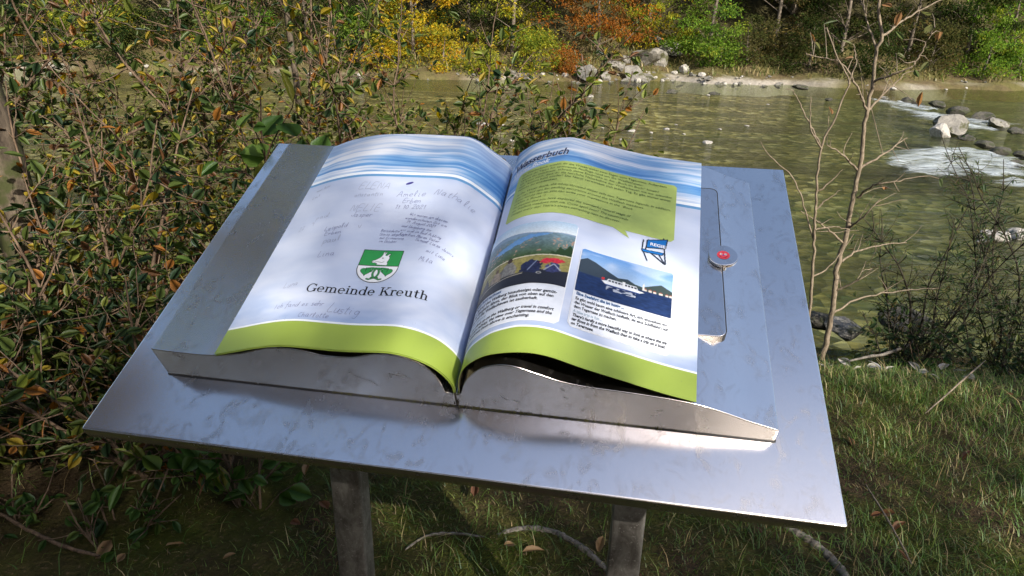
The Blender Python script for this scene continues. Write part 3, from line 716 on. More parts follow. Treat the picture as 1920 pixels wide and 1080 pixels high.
rg = np.random.RandomState(11)
def smooth_noise(nx, ny, gx, gy, seed):
    g = np.random.RandomState(seed).rand(gy + 2, gx + 2); x = np.linspace(0, gx, nx); y = np.linspace(0, gy, ny)
    xi = x.astype(int); yi = y.astype(int); fx = (x - xi)[None]; fy = (y - yi)[:, None]
    return (g[np.ix_(yi, xi)] * (1 - fx) * (1 - fy) + g[np.ix_(yi, xi + 1)] * fx * (1 - fy) + g[np.ix_(yi + 1, xi)] * (1 - fx) * fy + g[np.ix_(yi + 1, xi + 1)] * fx * fy)
def framed(s0, s1, v0, vp, v1, name, painter, nx, ny):
    fr = drape_poly('R', rr(s0, s1, v0, v1, .007), name + '_frame', page_r, M['white'], O1, 30)
    drape_poly('R', rr(s0 + .0014, s1 - .0014, v0 + .0014, vp, .005), name + '_caption_panel', page_r, M['caption'], O2, 30)
    cv = Canvas(1.0, 1.0, nx, ny, (0.5, 0.5, 0.5)); painter(cv)
    x0, x1, y0, y1 = s0 + .0016, s1 - .0016, vp - .001, v1 - .0016
    # rounded upper corners
    rx, ry = .006 / (x1 - x0), .006 / (y1 - y0)
    for cx, sg in ((rx, -1), (1 - rx, 1)):
        k = ((cv.X - cx) * sg > 0) & (cv.Y > 1 - ry) & (((cv.X - cx) / rx) ** 2 + ((cv.Y - 1 + ry) / ry) ** 2 > 1); cv.A[k] = 0
    drape_canvas(cv, 'R', 0, 0, name, page_r, place=lambda x, y: page_pt('R', x0 + x * (x1 - x0), y0 + y * (y1 - y0), O3))
def grain(cv, seed, amt):
    n = .5 * smooth_noise(cv.X.shape[1], cv.X.shape[0], 90, 80, seed) + .5 * np.random.RandomState(seed).rand(*cv.X.shape)
    cv.C *= (1 - amt + 2 * amt * n)[..., None]
def paint_view(cv):                 # walkers resting above a lake
    nx, ny = cv.X.shape[1], cv.X.shape[0]; X, Y = cv.X, cv.Y
    n1 = smooth_noise(nx, ny, 70, 60, 1); n2 = smooth_noise(nx, ny, 18, 14, 2); n3 = smooth_noise(nx, ny, 9, 5, 3)
    t_ = np.clip((Y - .80) / .2, 0, 1)[..., None]; cv.C[:] = srgb(222, 230, 234) * (1 - t_) + srgb(176, 204, 228) * t_
    far = Y < .83 + .02 * np.sin(X * 6) + .03 * (n3 - .5); cv.C[far] = srgb(128, 152, 176)
    hz = np.clip((.80 - Y) / .35, 0, 1)[..., None]
    land = Y < .79 + .015 * np.sin(X * 9 + 1); c_ = srgb(112, 136, 150) * (1 - hz) + srgb(66, 88, 50) * hz
    c_ = c_ * (.62 + .55 * n1 + .35 * n2)[..., None]; cv.C[land] = c_[land]
    town = land & (n1 > .66) & (n2 > .45) & (Y < .72); cv.C[town] = srgb(176, 142, 124) * .9
    lake = inside([(.22, .60), (.36, .66), (.50, .735), (.60, .785), (.80, .79), (.72, .755), (.60, .715), (.54, .66), (.44, .62), (.34, .575)], X + .03 * (n2 - .5), Y + .03 * (n1 - .5))
    cv.C[lake] = (srgb(104, 150, 200) * (.9 + .2 * n1[..., None]))[lake]
    cv.C[inside([(.80, .40), (.83, .50), (.86, .47), (.89, .58), (.93, .52), (.97, .63), (1, .58), (1, .40)], X, Y + .04 * (n1 - .5))] = srgb(40, 62, 30)
    ridge = .30 + .18 * np.sqrt(np.clip(X, 0, 1)) - .03 * X
    mead = Y < ridge; cv.C[mead] = (srgb(142, 134, 78) * (.5 + .6 * n1 + .3 * n2)[..., None])[mead]
    cv.C[abs(Y - ridge) < .006] = srgb(222, 214, 190)
    fg = Y < .12 + .10 * X + .02 * (n2 - .5); cv.C[fg] = srgb(38, 40, 50)
    def fig(x, y, h, c, hair):
        body = [(x - .30 * h, y), (x + .34 * h, y), (x + .30 * h, y + .45 * h), (x + .12 * h, y + .72 * h), (x - .14 * h, y + .70 * h), (x - .30 * h, y + .35 * h)]
        m_ = inside(body, X + .02 * (n1 - .5), Y); cv.C[m_] = (srgb(*c) * (.55 + .8 * n1 * (X > x - .05))[..., None])[m_]
        cv.ell(x, y + .84 * h, .10 * h, .14 * h, srgb(*hair))
    fig(.47, .17, .26, (124, 122, 118), (58, 40, 30)); fig(.35, .14, .19, (146, 130, 112), (92, 70, 50)); fig(.22, .11, .17, (62, 62, 72), (44, 34, 30)); fig(.12, .08, .14, (80, 84, 96), (50, 40, 34))
    pram = inside([(.58, .17), (.60, .30), (.67, .36), (.74, .33), (.78, .22), (.74, .16)], X + .05 * (n1 - .5), Y + .04 * (n2 - .5)); cv.C[pram] = (srgb(36, 42, 72) * (.5 + n1)[..., None])[pram]
    red = inside([(.73, .31), (.80, .385), (.90, .40), (.95, .36), (.91, .31), (.84, .33), (.80, .29)], X + .05 * (n1 - .5), Y + .03 * (n2 - .5)); cv.C[red] = (srgb(204, 48, 66) * (.6 + .6 * n1)[..., None])[red]
    leg_ = inside([(.80, .18), (.84, .32), (.92, .31), (.93, .20), (.88, .17)], X + .06 * (n1 - .5), Y); cv.C[leg_] = (srgb(58, 62, 104) * (.3 + 1.2 * n1)[..., None])[leg_]
    cv.ell(.76, .155, .022, .018, srgb(150, 150, 150)); cv.ell(.76, .155, .013, .010, srgb(40, 42, 50)); cv.line([(.80, .20), (.87, .30), (.93, .22)], .012, srgb(150, 156, 176)); cv.line([(.66, .20), (.72, .34)], .010, srgb(120, 130, 160))
    cv.line([(0, .05), (.30, .115), (.62, .165)], .008, srgb(176, 168, 150)); cv.poly([(.0, .06), (.05, .10), (.08, .07), (.03, .02)], srgb(66, 104, 190))
    grain(cv, 7, .16)
def paint_boat(cv):                 # a white passenger boat on a dark lake
    n1 = smooth_noise(cv.X.shape[1], cv.X.shape[0], 30, 60, 4); n2 = smooth_noise(cv.X.shape[1], cv.X.shape[0], 6, 14, 5)
    t_ = np.clip((cv.Y - .5) / .5, 0, 1)[..., None]; cv.C[:] = srgb(168, 196, 226) * (1 - t_) + srgb(86, 138, 200) * t_
    cl = (np.clip((n2 - .45) * 3, 0, 1) * np.clip((cv.Y - .55) * 4, 0, 1) * .35)[..., None]; cv.C[:] = cv.C * (1 - cl) + srgb(220, 228, 238) * cl
    h1 = np.interp(cv.X, [0, .07, .16, .28, .42, .52, .62, .68], [.72, .80, .76, .66, .55, .58, .50, .44]); cv.put(cv.Y < h1, srgb(54, 66, 78))
    h2 = np.interp(cv.X, [.3, .42, .55, .68, .80, .88, 1], [.40, .54, .52, .50, .60, .66, .56]); cv.put((cv.Y < h2) & (cv.X > .3), srgb(62, 76, 74))
    wat = cv.Y < .43 - .0 * cv.X; cv.C[wat] = srgb(30, 50, 92)[None] * (0.65 + 0.7 * n1[wat][:, None])
    for x, y, w_ in ((.70, .45, .03), (.75, .455, .035), (.80, .45, .03), (.86, .448, .04), (.93, .445, .03), (.97, .447, .03)):
        cv.poly([(x, .43), (x + w_, .43), (x + w_, y + .02), (x, y + .02)], srgb(214, 206, 196)); cv.poly([(x - .004, y + .02), (x + w_ + .004, y + .02), (x + w_ / 2, y + .05)], srgb(150, 84, 66))
    cv.poly([(.685, .43), (.705, .43), (.705, .54), (.695, .60), (.685, .54)], srgb(236, 232, 224))
    cv.poly([(.25, .40), (.29, .345), (.66, .345), (.71, .385), (.60, .40), (.30, .42)], srgb(238, 240, 242)); cv.poly([(.29, .345), (.66, .345), (.655, .33), (.30, .33)], srgb(60, 90, 160))
    cv.poly([(.30, .40), (.64, .40), (.62, .47), (.32, .475)], srgb(228, 232, 236))
    for i in range(9): cv.poly([(.325 + i * .034, .418), (.350 + i * .034, .418), (.350 + i * .034, .455), (.325 + i * .034, .455)], srgb(34, 40, 54))
    cv.poly([(.47, .40), (.50, .40), (.50, .50), (.47, .50)], srgb(240, 240, 240)); cv.poly([(.25, .42), (.28, .42), (.28, .48), (.25, .47)], srgb(200, 50, 50))
    grain(cv, 8, .10)
    rf = (cv.Y > .22) & (cv.Y < .31) & (cv.X > .31) & (cv.X < .62) & (n1 > .45); cv.C[rf] = srgb(176, 182, 196)
framed(.0200, .2060, .0590, .1350, .2840, 'mountain_picture', paint_view, 150, 120)
framed(.2175, .3725, .0640, .1370, .2330, 'boat_picture', paint_boat, 150, 96)
CS = .0082
drape_text('R', [('Von oben betrachtet', .0285, .1265, CS, .0002, 0, .080)], 'caption_heading', page_r, M['blue_ink'], O3)
drape_text('R', [('Ob du zu Fuß auf den Wallberg hinaufsteigst oder gemüt-', .0285, .1170, CS, .00018, 0, .166), ('lich mit der Bergbahn fährst, der Blick von oben auf den', .0285, .1085, CS, .00018, 0, .162),
                 ('Tegernsee und die Weißachauen ist zauberhaft.', .0285, .1000, CS, .00018, 0, .141)], 'german_caption', page_r, M['ink'], O3)
drape_text('R', [('Seen from above', .0285, .0915, CS, 0, 0, .060)], 'caption_subheading', page_r, M['grey_ink'], O3)
drape_text('R', [('Whether you climb up on the Wallberg or travel in comfort', .0285, .0825, CS, .0002, .25, .166), ('on the mountain railway, the view over Tegernsee and the', .0285, .0740, CS, .0002, .25, .165),
                 ('Weißach meadows from above is enchanting.', .0285, .0655, CS, .0002, .25, .134)], 'english_caption', page_r, M['ink'], O3)
drape_text('R', [('Eine Seefahrt die ist lustig ...', .2225, .1280, CS, .0003, 0, .075)], 'caption_heading', page_r, M['blue_ink'], O3)
drape_text('R', [('Es gibt wohl kaum eine schönere Art, sich anzusehen wo', .2225, .1180, CS, .00018, 0, .143), ('das Wasser der Weißach hinfließt, als eine Schiffsfahrt auf', .2225, .1095, CS, .00018, 0, .145),
                 ('dem Tegernsee zu machen.', .2225, .1010, CS, .00018, 0, .066)], 'german_caption', page_r, M['ink'], O3)
drape_text('R', [('A lake trip is fun ...', .2225, .0920, CS, 0, 0, .046)], 'caption_subheading', page_r, M['grey_ink'], O3)
drape_text('R', [('There’s hardly a more beautiful way to look at where the wa-', .2225, .0840, CS, .00025, .25, .145), ('ter flows in from the Weißach than to take a trip on a boat', .2225, .0760, CS, .00025, .25, .142),
                 ('on Tegernsee.', .2225, .0680, CS, .00025, .25, .034)], 'english_caption', page_r, M['ink'], O3)
# the drawn folding chair with its lettering
cv = Canvas(1.0, 1.0, 70, 80); BLU, DRK = srgb(24, 110, 186), np.array([.02, .025, .04])
for p in ([(.10, .42), (.30, .02)], [(.62, .42), (.90, .03)], [(.30, .40), (.86, .05)], [(.80, .98), (.92, .05)], [(.10, .45), (.12, .75)], [(.28, .80), (.22, .42)]): cv.line(p, .035, DRK)
cv.poly([(.06, .40), (.88, .44), (.80, .33), (.12, .30)], DRK); cv.poly([(.09, .385), (.83, .42), (.77, .345), (.14, .32)], BLU)
cv.poly([(.24, .80), (.96, .99), (.90, .60), (.22, .48)], DRK); cv.poly([(.27, .775), (.92, .95), (.865, .625), (.255, .51)], BLU)
drape_canvas(cv, 'R', 0, 0, 'drawn_chair', page_r, place=lambda x, y: page_pt('R', .3110 + x * .0500, .2460 + y * .0640, O2))
drape_text('R', [('REGIE', .3285, .2850, .0095, .0003, 0, .0260)], 'chair_lettering', page_r, M['white'], O3)
# sticker on the button
cv = Canvas(1, 1, 70, 70); cv.ell(.5, .5, .5, .5, srgb(226, 72, 84))
for x in (.32, .68): cv.ell(x, .60, .10, .11, (.85, .85, .85)); cv.ell(x + .02, .60, .05, .06, (.02, .02, .03))
cv.ell(.5, .47, .07, .07, srgb(60, 90, 170)); cv.line(arcp(.5, .48, .32, .30, 200, 340), .04, (.06, .01, .015))
drape_canvas(cv, 'R', 0, 0, 'face_sticker', btn, place=lambda x, y: np.stack([BC[0] - .0100 + x * .020, BC[1] - .0095 + y * .019, np.full(np.shape(x), .0804)], -1))
# moss in the joint in front of the block
_r = np.random.RandomState(3); nn = 420
mx = np.concatenate([_r.uniform(.34, .90, 200), _r.normal(.64, .08, 220)]); my = YF - np.abs(_r.normal(0, .0013, nn)); mz = _r.uniform(0, .0025, nn)
sz = _r.uniform(.0006, .0016, nn)
base = np.array([[1, 0, 0], [-.5, .87, 0], [-.5, -.87, 0], [0, 0, 1.2]])
V = (base[None] * sz[:, None, None] + np.c_[mx, my, mz][:, None]).reshape(-1, 3)
F = (np.array([[0, 1, 3], [1, 2, 3], [2, 0, 3]])[None] + (np.arange(nn) * 4)[:, None, None]).reshape(-1, 3)
nn2 = 90; cx_ = _r.normal(.5638, .010, nn2); cz_ = np.abs(_r.normal(0, .010, nn2)) * (np.abs(cx_ - .5638) < .004) + .0008; sz2 = _r.uniform(.0007, .0019, nn2)
V2 = (base[None] * sz2[:, None, None] + np.c_[cx_, np.full(nn2, YF - .0012), cz_][:, None]).reshape(-1, 3)
F2 = (np.array([[0, 1, 3], [1, 2, 3], [2, 0, 3]])[None] + (np.arange(nn2) * 4)[:, None, None]).reshape(-1, 3)
dm_ = mat_plain('black_dirt', (0.02, 0.016, 0.011), 0.9)
bpart('dirt', mesh_np('dirt', V2, F2, dm_))['kind'] = 'stuff'
bpart('binding_joint', box_mesh('binding_joint', .5628, .5648, YF - .0006, .662, .0012, .0342, dm_))
mo = bpart('moss', mesh_np('moss', V, F, M['moss'])); mo['kind'] = 'stuff'
for o_ in bpy.data.objects:
    if o_.name.startswith(('handwriting', 'faded_handwriting')): o_['kind'] = 'stuff'

# ------------------------------------------------------------------ growing things
def nrm(v): v = np.asarray(v, float); return v / (np.linalg.norm(v) + 1e-12)
def tube_geo(P, rad, sides=5):
    P = np.asarray(P, float); n = len(P); rad = np.broadcast_to(np.asarray(rad, float), (n,))
    T = np.gradient(P, axis=0); T /= np.linalg.norm(T, axis=1, keepdims=True) + 1e-9
    ref = np.where(np.abs(T[:, 2:3]) > 0.9, np.array([[1.0, 0, 0]]), np.array([[0, 0, 1.0]]))
    A = np.cross(T, ref); A /= np.linalg.norm(A, axis=1, keepdims=True) + 1e-9; Bn = np.cross(T, A)
    th = np.arange(sides) / sides * 2 * np.pi
    V = P[:, None] + rad[:, None, None] * (np.cos(th)[None, :, None] * A[:, None] + np.sin(th)[None, :, None] * Bn[:, None])
    i = np.arange(n - 1)[:, None] * sides; k = np.arange(sides)[None]; k2 = (k + 1) % sides
    F = np.stack([i + k, i + k2, i + sides + k2, i + sides + k], -1).reshape(-1, 4)
    return V.reshape(-1, 3), F
class Geo:
    def __init__(s): s.V, s.F, s.n = [], [], 0
    def add(s, V, F): s.V.append(V); s.F.append(F + s.n); s.n += len(V)
    def tube(s, P, rad, sides=5): s.add(*tube_geo(P, rad, sides))
    def mesh(s, name, mat, smooth=True, off=(0, 0, 0)): return mesh_np(name, np.vstack(s.V) - np.asarray(off), np.vstack(s.F), mat, smooth=smooth)
# leaf shapes: base at origin, length 1 along y, folded along the midrib, with a little curl
def leaf_shape(w=0.52, fold=0.16, curl=0.12, pts=3):
    ys = np.linspace(0, 1, pts + 2); prof = np.sin(np.pi * ys ** 0.8) ** 0.9 * w / 2; prof[0] = prof[-1] = 0
    V, F = [], []
    for y in ys: V.append((0, y, -curl * y * y))
    for sgn in (-1, 1):
        for k in range(1, pts + 1): V.append((sgn * prof[k], ys[k] + .02, -curl * ys[k] ** 2 + fold * prof[k]))
    m = pts + 2
    for sgn, o in ((-1, m), (1, m + pts)):
        def q(k): return k if k in (0, m - 1) else o + k - 1
        for k in range(m - 1):
            a, b, c, d = k, k + 1, (q(k + 1)), (q(k))
            f = [a, b, c] if k == 0 else ([a, b, d] if k == m - 2 else None)
            if f: F.append(f)
            else: F += [[a, b, c], [a, c, d]]
    return np.array(V), np.array(F)
LEAF = {'oval': leaf_shape(.55), 'slim': leaf_shape(.20, .1, .25), 'round': leaf_shape(.80, .1, .1), 'small': leaf_shape(.50, .15, .15, 2), 'tiny': leaf_shape(.6, .12, .1, 1)}
def leaf_frames(D, Nn):
    D = D / (np.linalg.norm(D, axis=1, keepdims=True) + 1e-9)
    X = np.cross(D, Nn); X /= np.linalg.norm(X, axis=1, keepdims=True) + 1e-9
    Z = np.cross(X, D)
    return np.stack([X, D, Z], -1)          # columns
def leaves_mesh(name, P, D, Nn, size, col, shape, mat, off=(0, 0, 0)):
    V0, F0 = LEAF[shape]; Mx = leaf_frames(D, Nn)
    V = np.einsum('mij,nj->mni', Mx, V0) * size[:, None, None] + (P - np.asarray(off))[:, None]
    F = (F0[None] + (np.arange(len(P)) * len(V0))[:, None, None]).reshape(-1, 3)
    C = np.repeat(col, len(V0), axis=0)
    return mesh_np(name, V.reshape(-1, 3), F, mat, col=C)
LEAFMESH = {}
def leaf_mesh(shape, col, mat):
    key = (shape, tuple(np.round(col, 3)), mat.name)
    if key not in LEAFMESH:
        V0, F0 = LEAF[shape]; LEAFMESH[key] = mesh_np('leaf', V0, F0, mat, col=np.tile(col, (len(V0), 1)))
    return LEAFMESH[key]
def put_leaves(root, loc, P, D, Nn, size, ci, pal, shape, mat, limit=300, rest='foliage'):
    """the leaves that show largest become parts of their own, the rest one part"""
    P, D, Nn, size, ci = map(np.asarray, (P, D, Nn, size, ci)); pal = np.asarray(pal)
    px, py, z = project(P); vis = (z > .2) & (px > -20) & (px < 1940) & (py > -20) & (py < 1100)
    score = np.where(vis, size / np.maximum(z, .2), 0)
    pick = np.zeros(len(P), bool)
    if limit:
        idx = np.argsort(-score)[:limit]; pick[idx[score[idx] > 0]] = True
        Mx = leaf_frames(D, Nn)
        for i in np.nonzero(pick)[0]:
            o = link('leaf', leaf_mesh(shape, pal[ci[i]], mat), root)
            m = Matrix(Mx[i].tolist()).to_4x4()
            o.matrix_local = Matrix.Translation(Vector(P[i] - loc)) @ m @ Matrix.Scale(float(size[i]), 4)
    k = ~pick
    if k.any():
        o = link(rest, leaves_mesh(rest, P[k], D[k], Nn[k], size[k], pal[ci[k]] * np.random.RandomState(1).uniform(.75, 1.25, (k.sum(), 1)), shape, mat, loc), root)
        o['kind'] = 'stuff'
def walk(rg, p, d, length, seg, wander, lift=0.0):
    n = max(3, int(length / seg)); out = [np.array(p, float)]; d = nrm(d)
    for i in range(n):
        d = nrm(d + rg.normal(0, wander, 3) + np.array([0, 0, lift])); out.append(out[-1] + d * length / n)
    return np.array(out)
def shrub(name, label, loc, height, spread, pal, weights, seed, stems=7, leaf=.045, shape='oval', twig=.32, lean=(0, 0), density=1.0, limit=300, group=None, mat='bark', cat='shrub', stem_r=.010, up_=1.0, gap=.035):
    rg = np.random.RandomState(seed); loc = np.array([loc[0], loc[1], ground_h(np.array(loc[0]), np.array(loc[1])) - .03])
    root = empty(name, loc); tag(root, label, cat, group)
    LP, LD, LN, LS, LC = [], [], [], [], []
    tw = Geo()
    for s in range(stems):
        a = rg.uniform(0, 2 * np.pi); o = rg.uniform(.15, 1) * spread / height
        d = nrm([math.cos(a) * o + lean[0], math.sin(a) * o + lean[1], up_])
        L = height * rg.uniform(.75, 1.1) * math.sqrt(1 + o * o)
        P = walk(rg, loc + np.array([math.cos(a) * .05, math.sin(a) * .05, 0]), d, L, .10, .09, .01)
        st = Geo(); st.tube(P, np.linspace(stem_r * rg.uniform(.8, 1.3), .002, len(P)), 6)
        link('stem', st.mesh('stem', M[mat], off=loc), root)
        nt_ = int(L / .055 * density)
        for t in range(nt_):
            f = rg.uniform(.12, 1.0); i = int(f * (len(P) - 2)); p = P[i]
            dd = nrm(nrm(P[i + 1] - P[i]) * .6 + nrm(rg.normal(0, 1, 3)) * .9 + np.array([0, 0, .15]))
            tl = twig * rg.uniform(.5, 1.25) * (1.25 - .5 * f)
            Q = walk(rg, p, dd, tl, .05, .16, -.01)
            tw.tube(Q, np.linspace(.0032, .0010, len(Q)), 3)
            nl = max(2, int(tl / gap))
            for k in range(nl):
                g = (k + .8) / nl; j = min(int(g * (len(Q) - 1)), len(Q) - 2); td = nrm(Q[j + 1] - Q[j])
                side = nrm(np.cross(td, rg.normal(0, 1, 3)))
                ld = nrm(td * .6 + side * .9 + np.array([0, 0, -.12]))
                LP.append(Q[j] + (Q[j + 1] - Q[j]) * rg.rand()); LD.append(ld)
                LN.append(nrm(np.array([0, 0, 1.0]) + rg.normal(0, .55, 3))); LS.append(leaf * rg.uniform(.5, 1.45))
                LC.append(rg.choice(len(pal), p=weights))
    o = link('twigs', tw.mesh('twigs', M[mat], off=loc), root); o['kind'] = 'stuff'
    put_leaves(root, loc, LP, LD, LN, LS, LC, pal, shape, M['leaf'], limit)
    return root

AUT = [(0.040, 0.068, 0.018), (0.080, 0.115, 0.026), (0.14, 0.165, 0.030), (0.34, 0.25, 0.030), (0.28, 0.115, 0.024), (0.15, 0.070, 0.028), (0.022, 0.045, 0.018), (0.20, 0.24, 0.04)]
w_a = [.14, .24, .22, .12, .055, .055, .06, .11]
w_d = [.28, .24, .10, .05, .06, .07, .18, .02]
SG = 'shrubs between the lectern and the river'
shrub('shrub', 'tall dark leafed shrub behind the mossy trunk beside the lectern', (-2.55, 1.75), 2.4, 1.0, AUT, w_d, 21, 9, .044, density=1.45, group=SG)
shrub('shrub', 'broad autumn shrub with many bare reddish stems in front of the river gravel', (-1.75, 2.35), 2.5, 1.0, AUT, w_a, 22, 11, .040, density=1.45, group=SG)
shrub('shrub', 'dense shrub with yellowing leaves rising behind the upper left board corner', (-.85, 2.35), 2.2, .9, AUT, w_a, 23, 11, .041, density=1.45, group=SG)
shrub('shrub', 'rust and green leafed shrub standing beyond the left book page', (-.15, 2.75), 1.75, .75, AUT, w_a, 24, 12, .046, density=1.8, group=SG)
shrub('shrub', 'low open shrub with thin twigs behind the gutter of the book', (.32, 2.65), 1.42, .62, AUT, w_a, 25, 11, .044, lean=(.22, 0), density=1.5, group=SG)
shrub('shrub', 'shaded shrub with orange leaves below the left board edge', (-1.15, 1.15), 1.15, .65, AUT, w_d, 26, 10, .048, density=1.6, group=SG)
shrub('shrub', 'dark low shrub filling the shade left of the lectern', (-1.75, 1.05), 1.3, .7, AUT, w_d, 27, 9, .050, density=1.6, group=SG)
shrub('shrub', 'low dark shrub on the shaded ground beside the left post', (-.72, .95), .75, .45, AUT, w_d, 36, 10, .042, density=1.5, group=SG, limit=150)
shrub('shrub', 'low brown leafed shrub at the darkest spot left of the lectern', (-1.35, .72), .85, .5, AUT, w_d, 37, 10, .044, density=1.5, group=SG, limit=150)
GRE = [(0.055, 0.115, 0.020), (0.075, 0.15, 0.028), (0.11, 0.18, 0.035), (0.20, 0.20, 0.035)]
shrub('leafy_sprig', 'bright green broad leafed sprig at the upper left edge of the board', (-.42, 1.25), 1.30, .25, GRE, [.3, .35, .25, .1], 28, 4, .070, 'round', .26, density=.55, cat='sprig', stem_r=.006, limit=150, gap=.055)
shrub('leafy_sprig', 'green broad leafed sprig hanging under the near left board corner', (-.30, .85), .60, .28, GRE, [.4, .35, .2, .05], 29, 4, .058, 'round', .24, density=.8, cat='sprig', stem_r=.005, limit=150, gap=.055)

# trees: trunk, limbs and a crown of leaf clumps
def tree(name, label, x, y, z0, H, r0, crown, pal, weights, seed, n_clump, per, leaf, clump_r, trunk_mat, leaf_mat, shape='tiny', lean=(0, 0), group=None, flat=.45, cat='tree', bias=1.0, start=.10):
    rg = np.random.RandomState(seed); loc = np.array([x, y, z0]); root = empty(name, loc); tag(root, label, cat, group)
    T = walk(rg, loc - np.array([0, 0, .1]), (lean[0], lean[1], 1), H * .93, H / 14, .035, .02)
    g = Geo(); g.tube(T, r0 * (1 - np.linspace(0, 1, len(T)) * .88), 8)
    zb, zt, rad = crown
    C = []
    while len(C) < n_clump:
        f = rg.rand() ** bias; z = zb + (zt - zb) * f
        prof = (math.sin(math.pi * min(.999, start + f * (.98 - start))) ** .6) * rad
        a = rg.uniform(0, 2 * np.pi); rr_ = prof * math.sqrt(rg.uniform(.08, 1)) * (1 + .25 * math.sin(3 * a + seed))
        i = min(int(z / (H * .93) * (len(T) - 1)), len(T) - 1)
        C.append(T[max(i, 0)] * np.array([1, 1, 0]) + np.array([math.cos(a) * rr_, math.sin(a) * rr_, z0 + z]))
    C = np.array(C)
    for c in C[::3]:
        hz = max(.3, (c[2] - z0) - .35 * np.hypot(c[0] - x, c[1] - y)); i = min(int(hz / (H * .93) * (len(T) - 1)), len(T) - 2)
        p = T[i]; mid = (p + c) / 2 + rg.normal(0, .12, 3) + np.array([0, 0, .08]); L = spline(np.array([p, mid, c]), 7)
        g.tube(L, np.linspace(max(.012, r0 * .22), .006, 7), 4)
    link('trunk', g.mesh('trunk', M[trunk_mat], off=loc), root)
    n = n_clump * per; ci = np.repeat(np.arange(n_clump), per)
    off = rg.normal(0, 1, (n, 3)); off /= np.linalg.norm(off, axis=1, keepdims=True); off *= (rg.uniform(0, 1, (n, 1)) ** .45) * clump_r * rg.uniform(.6, 1.35, n_clump)[ci][:, None]
    off[:, 2] *= flat
    P = C[ci] + off
    D = off + rg.normal(0, .35, (n, 3)) + np.array([0, 0, -.15]); Nn = np.array([0, 0, 1.0]) + rg.normal(0, .6, (n, 3))
    cc = rg.choice(len(pal), n_clump, p=weights)[ci]; sw = rg.rand(n) < .3; cc[sw] = rg.choice(len(pal), sw.sum(), p=weights)
    col = np.asarray(pal)[cc] * rg.uniform(.7, 1.3, (n, 1))
    o = link('crown', leaves_mesh('crown', P, D, Nn, leaf * rg.uniform(.6, 1.3, n), col, shape, M[leaf_mat], loc), root)
    return root
YEL = [(.52, .38, .03), (.40, .36, .04), (.22, .26, .04), (.55, .30, .03)]
YGR = [(.34, .34, .04), (.22, .27, .04), (.12, .18, .03), (.46, .37, .04)]
ORA = [(.36, .145, .03), (.29, .115, .03), (.20, .10, .03), (.18, .15, .035)]
BGR = [(.14, .24, .035), (.19, .29, .045), (.08, .15, .03), (.27, .31, .045)]
DGR = [(.028, .048, .014), (.045, .065, .018), (.06, .065, .02), (.08, .085, .025)]
OLI = [(.075, .085, .028), (.10, .095, .035), (.05, .06, .02), (.14, .11, .04)]
def far_tree(px, back, H, rad, pal, seed, label, n_clump=95, per=85, leaf=.17, low=.15):
    d = pix_dir(px, 110); y = 33.0
    for _ in range(6):
        x = CAM[0] + d[0] * (y - CAM[1]) / d[1]; y = float(far_edge(x)) + back
    z0 = float(bank_h(np.array(x), np.array(y)))
    tree('tree', label, x, y, z0, H, .045 + .007 * H, (low, H, rad), pal, [.35, .3, .2, .15], seed, n_clump, per, leaf, .62, 'fartrunk', 'farleaf', group='trees along the far river bank', bias=1.7, start=.30)
far_tree(30, 3.4, 9, 2.6, DGR, 101, 'dark green tree across the river behind the mossy near trunk')
far_tree(190, 3.0, 8, 2.3, YGR, 102, 'yellow green tree across the river behind the tall dark shrub')
far_tree(330, 4.2, 10, 2.6, DGR, 103, 'dark leafy tree across the river behind the bare reddish stems')
far_tree(470, 3.2, 8, 2.2, BGR, 104, 'light green tree across the river behind the yellowing shrub')
far_tree(580, 4.6, 10, 2.4, OLI, 105, 'olive tree on the far bank beside the feathery light green one')
far_tree(675, 3.6, 6, 1.6, BGR, 106, 'feathery light green young tree on the far bank beside the bright yellow one')
far_tree(775, 2.9, 8, 2.0, YEL, 107, 'bright yellow maple on the far river bank')
far_tree(880, 5.0, 10, 2.2, DGR, 108, 'dark green tree standing behind the two yellow maples')
far_tree(960, 3.2, 9, 2.1, YGR, 109, 'yellow and green maple on the far bank next to the copper tree')
far_tree(1120, 3.4, 8, 2.6, ORA, 110, 'copper orange beech leaning over the far bank boulders', low=.9)
far_tree(1215, 5.2, 10, 2.4, YGR, 111, 'yellowish tree behind the copper beech')
far_tree(1325, 3.8, 9, 2.0, BGR, 112, 'fresh green tree just right of the far boulder heap')
far_tree(1450, 4.4, 10, 2.4, OLI, 113, 'brownish olive tree on the far bank above the dry grass')
far_tree(1575, 4.6, 10, 2.3, DGR, 114, 'very dark tree on the far bank behind the bare sapling')
far_tree(1700, 4.2, 9, 2.3, OLI, 115, 'dull green tree on the far bank beyond the rapids')
far_tree(1810, 5.0, 10, 2.2, DGR, 116, 'dark tree behind the fresh green bush above the gravel bar')
far_tree(1890, 3.8, 7, 2.0, BGR, 117, 'fresh green bushy tree above the pale gravel bar')
for i, px in enumerate(range(-60, 2040, 150)):
    far_tree(px + 40 * math.sin(i * 2.1), 9.5 + 1.5 * math.sin(i * 1.7), 17, 3.2, DGR if i % 3 else OLI, 140 + i, 'tall dark forest tree filling the slope behind the bank trees', 90, 60, .30, 1.0)

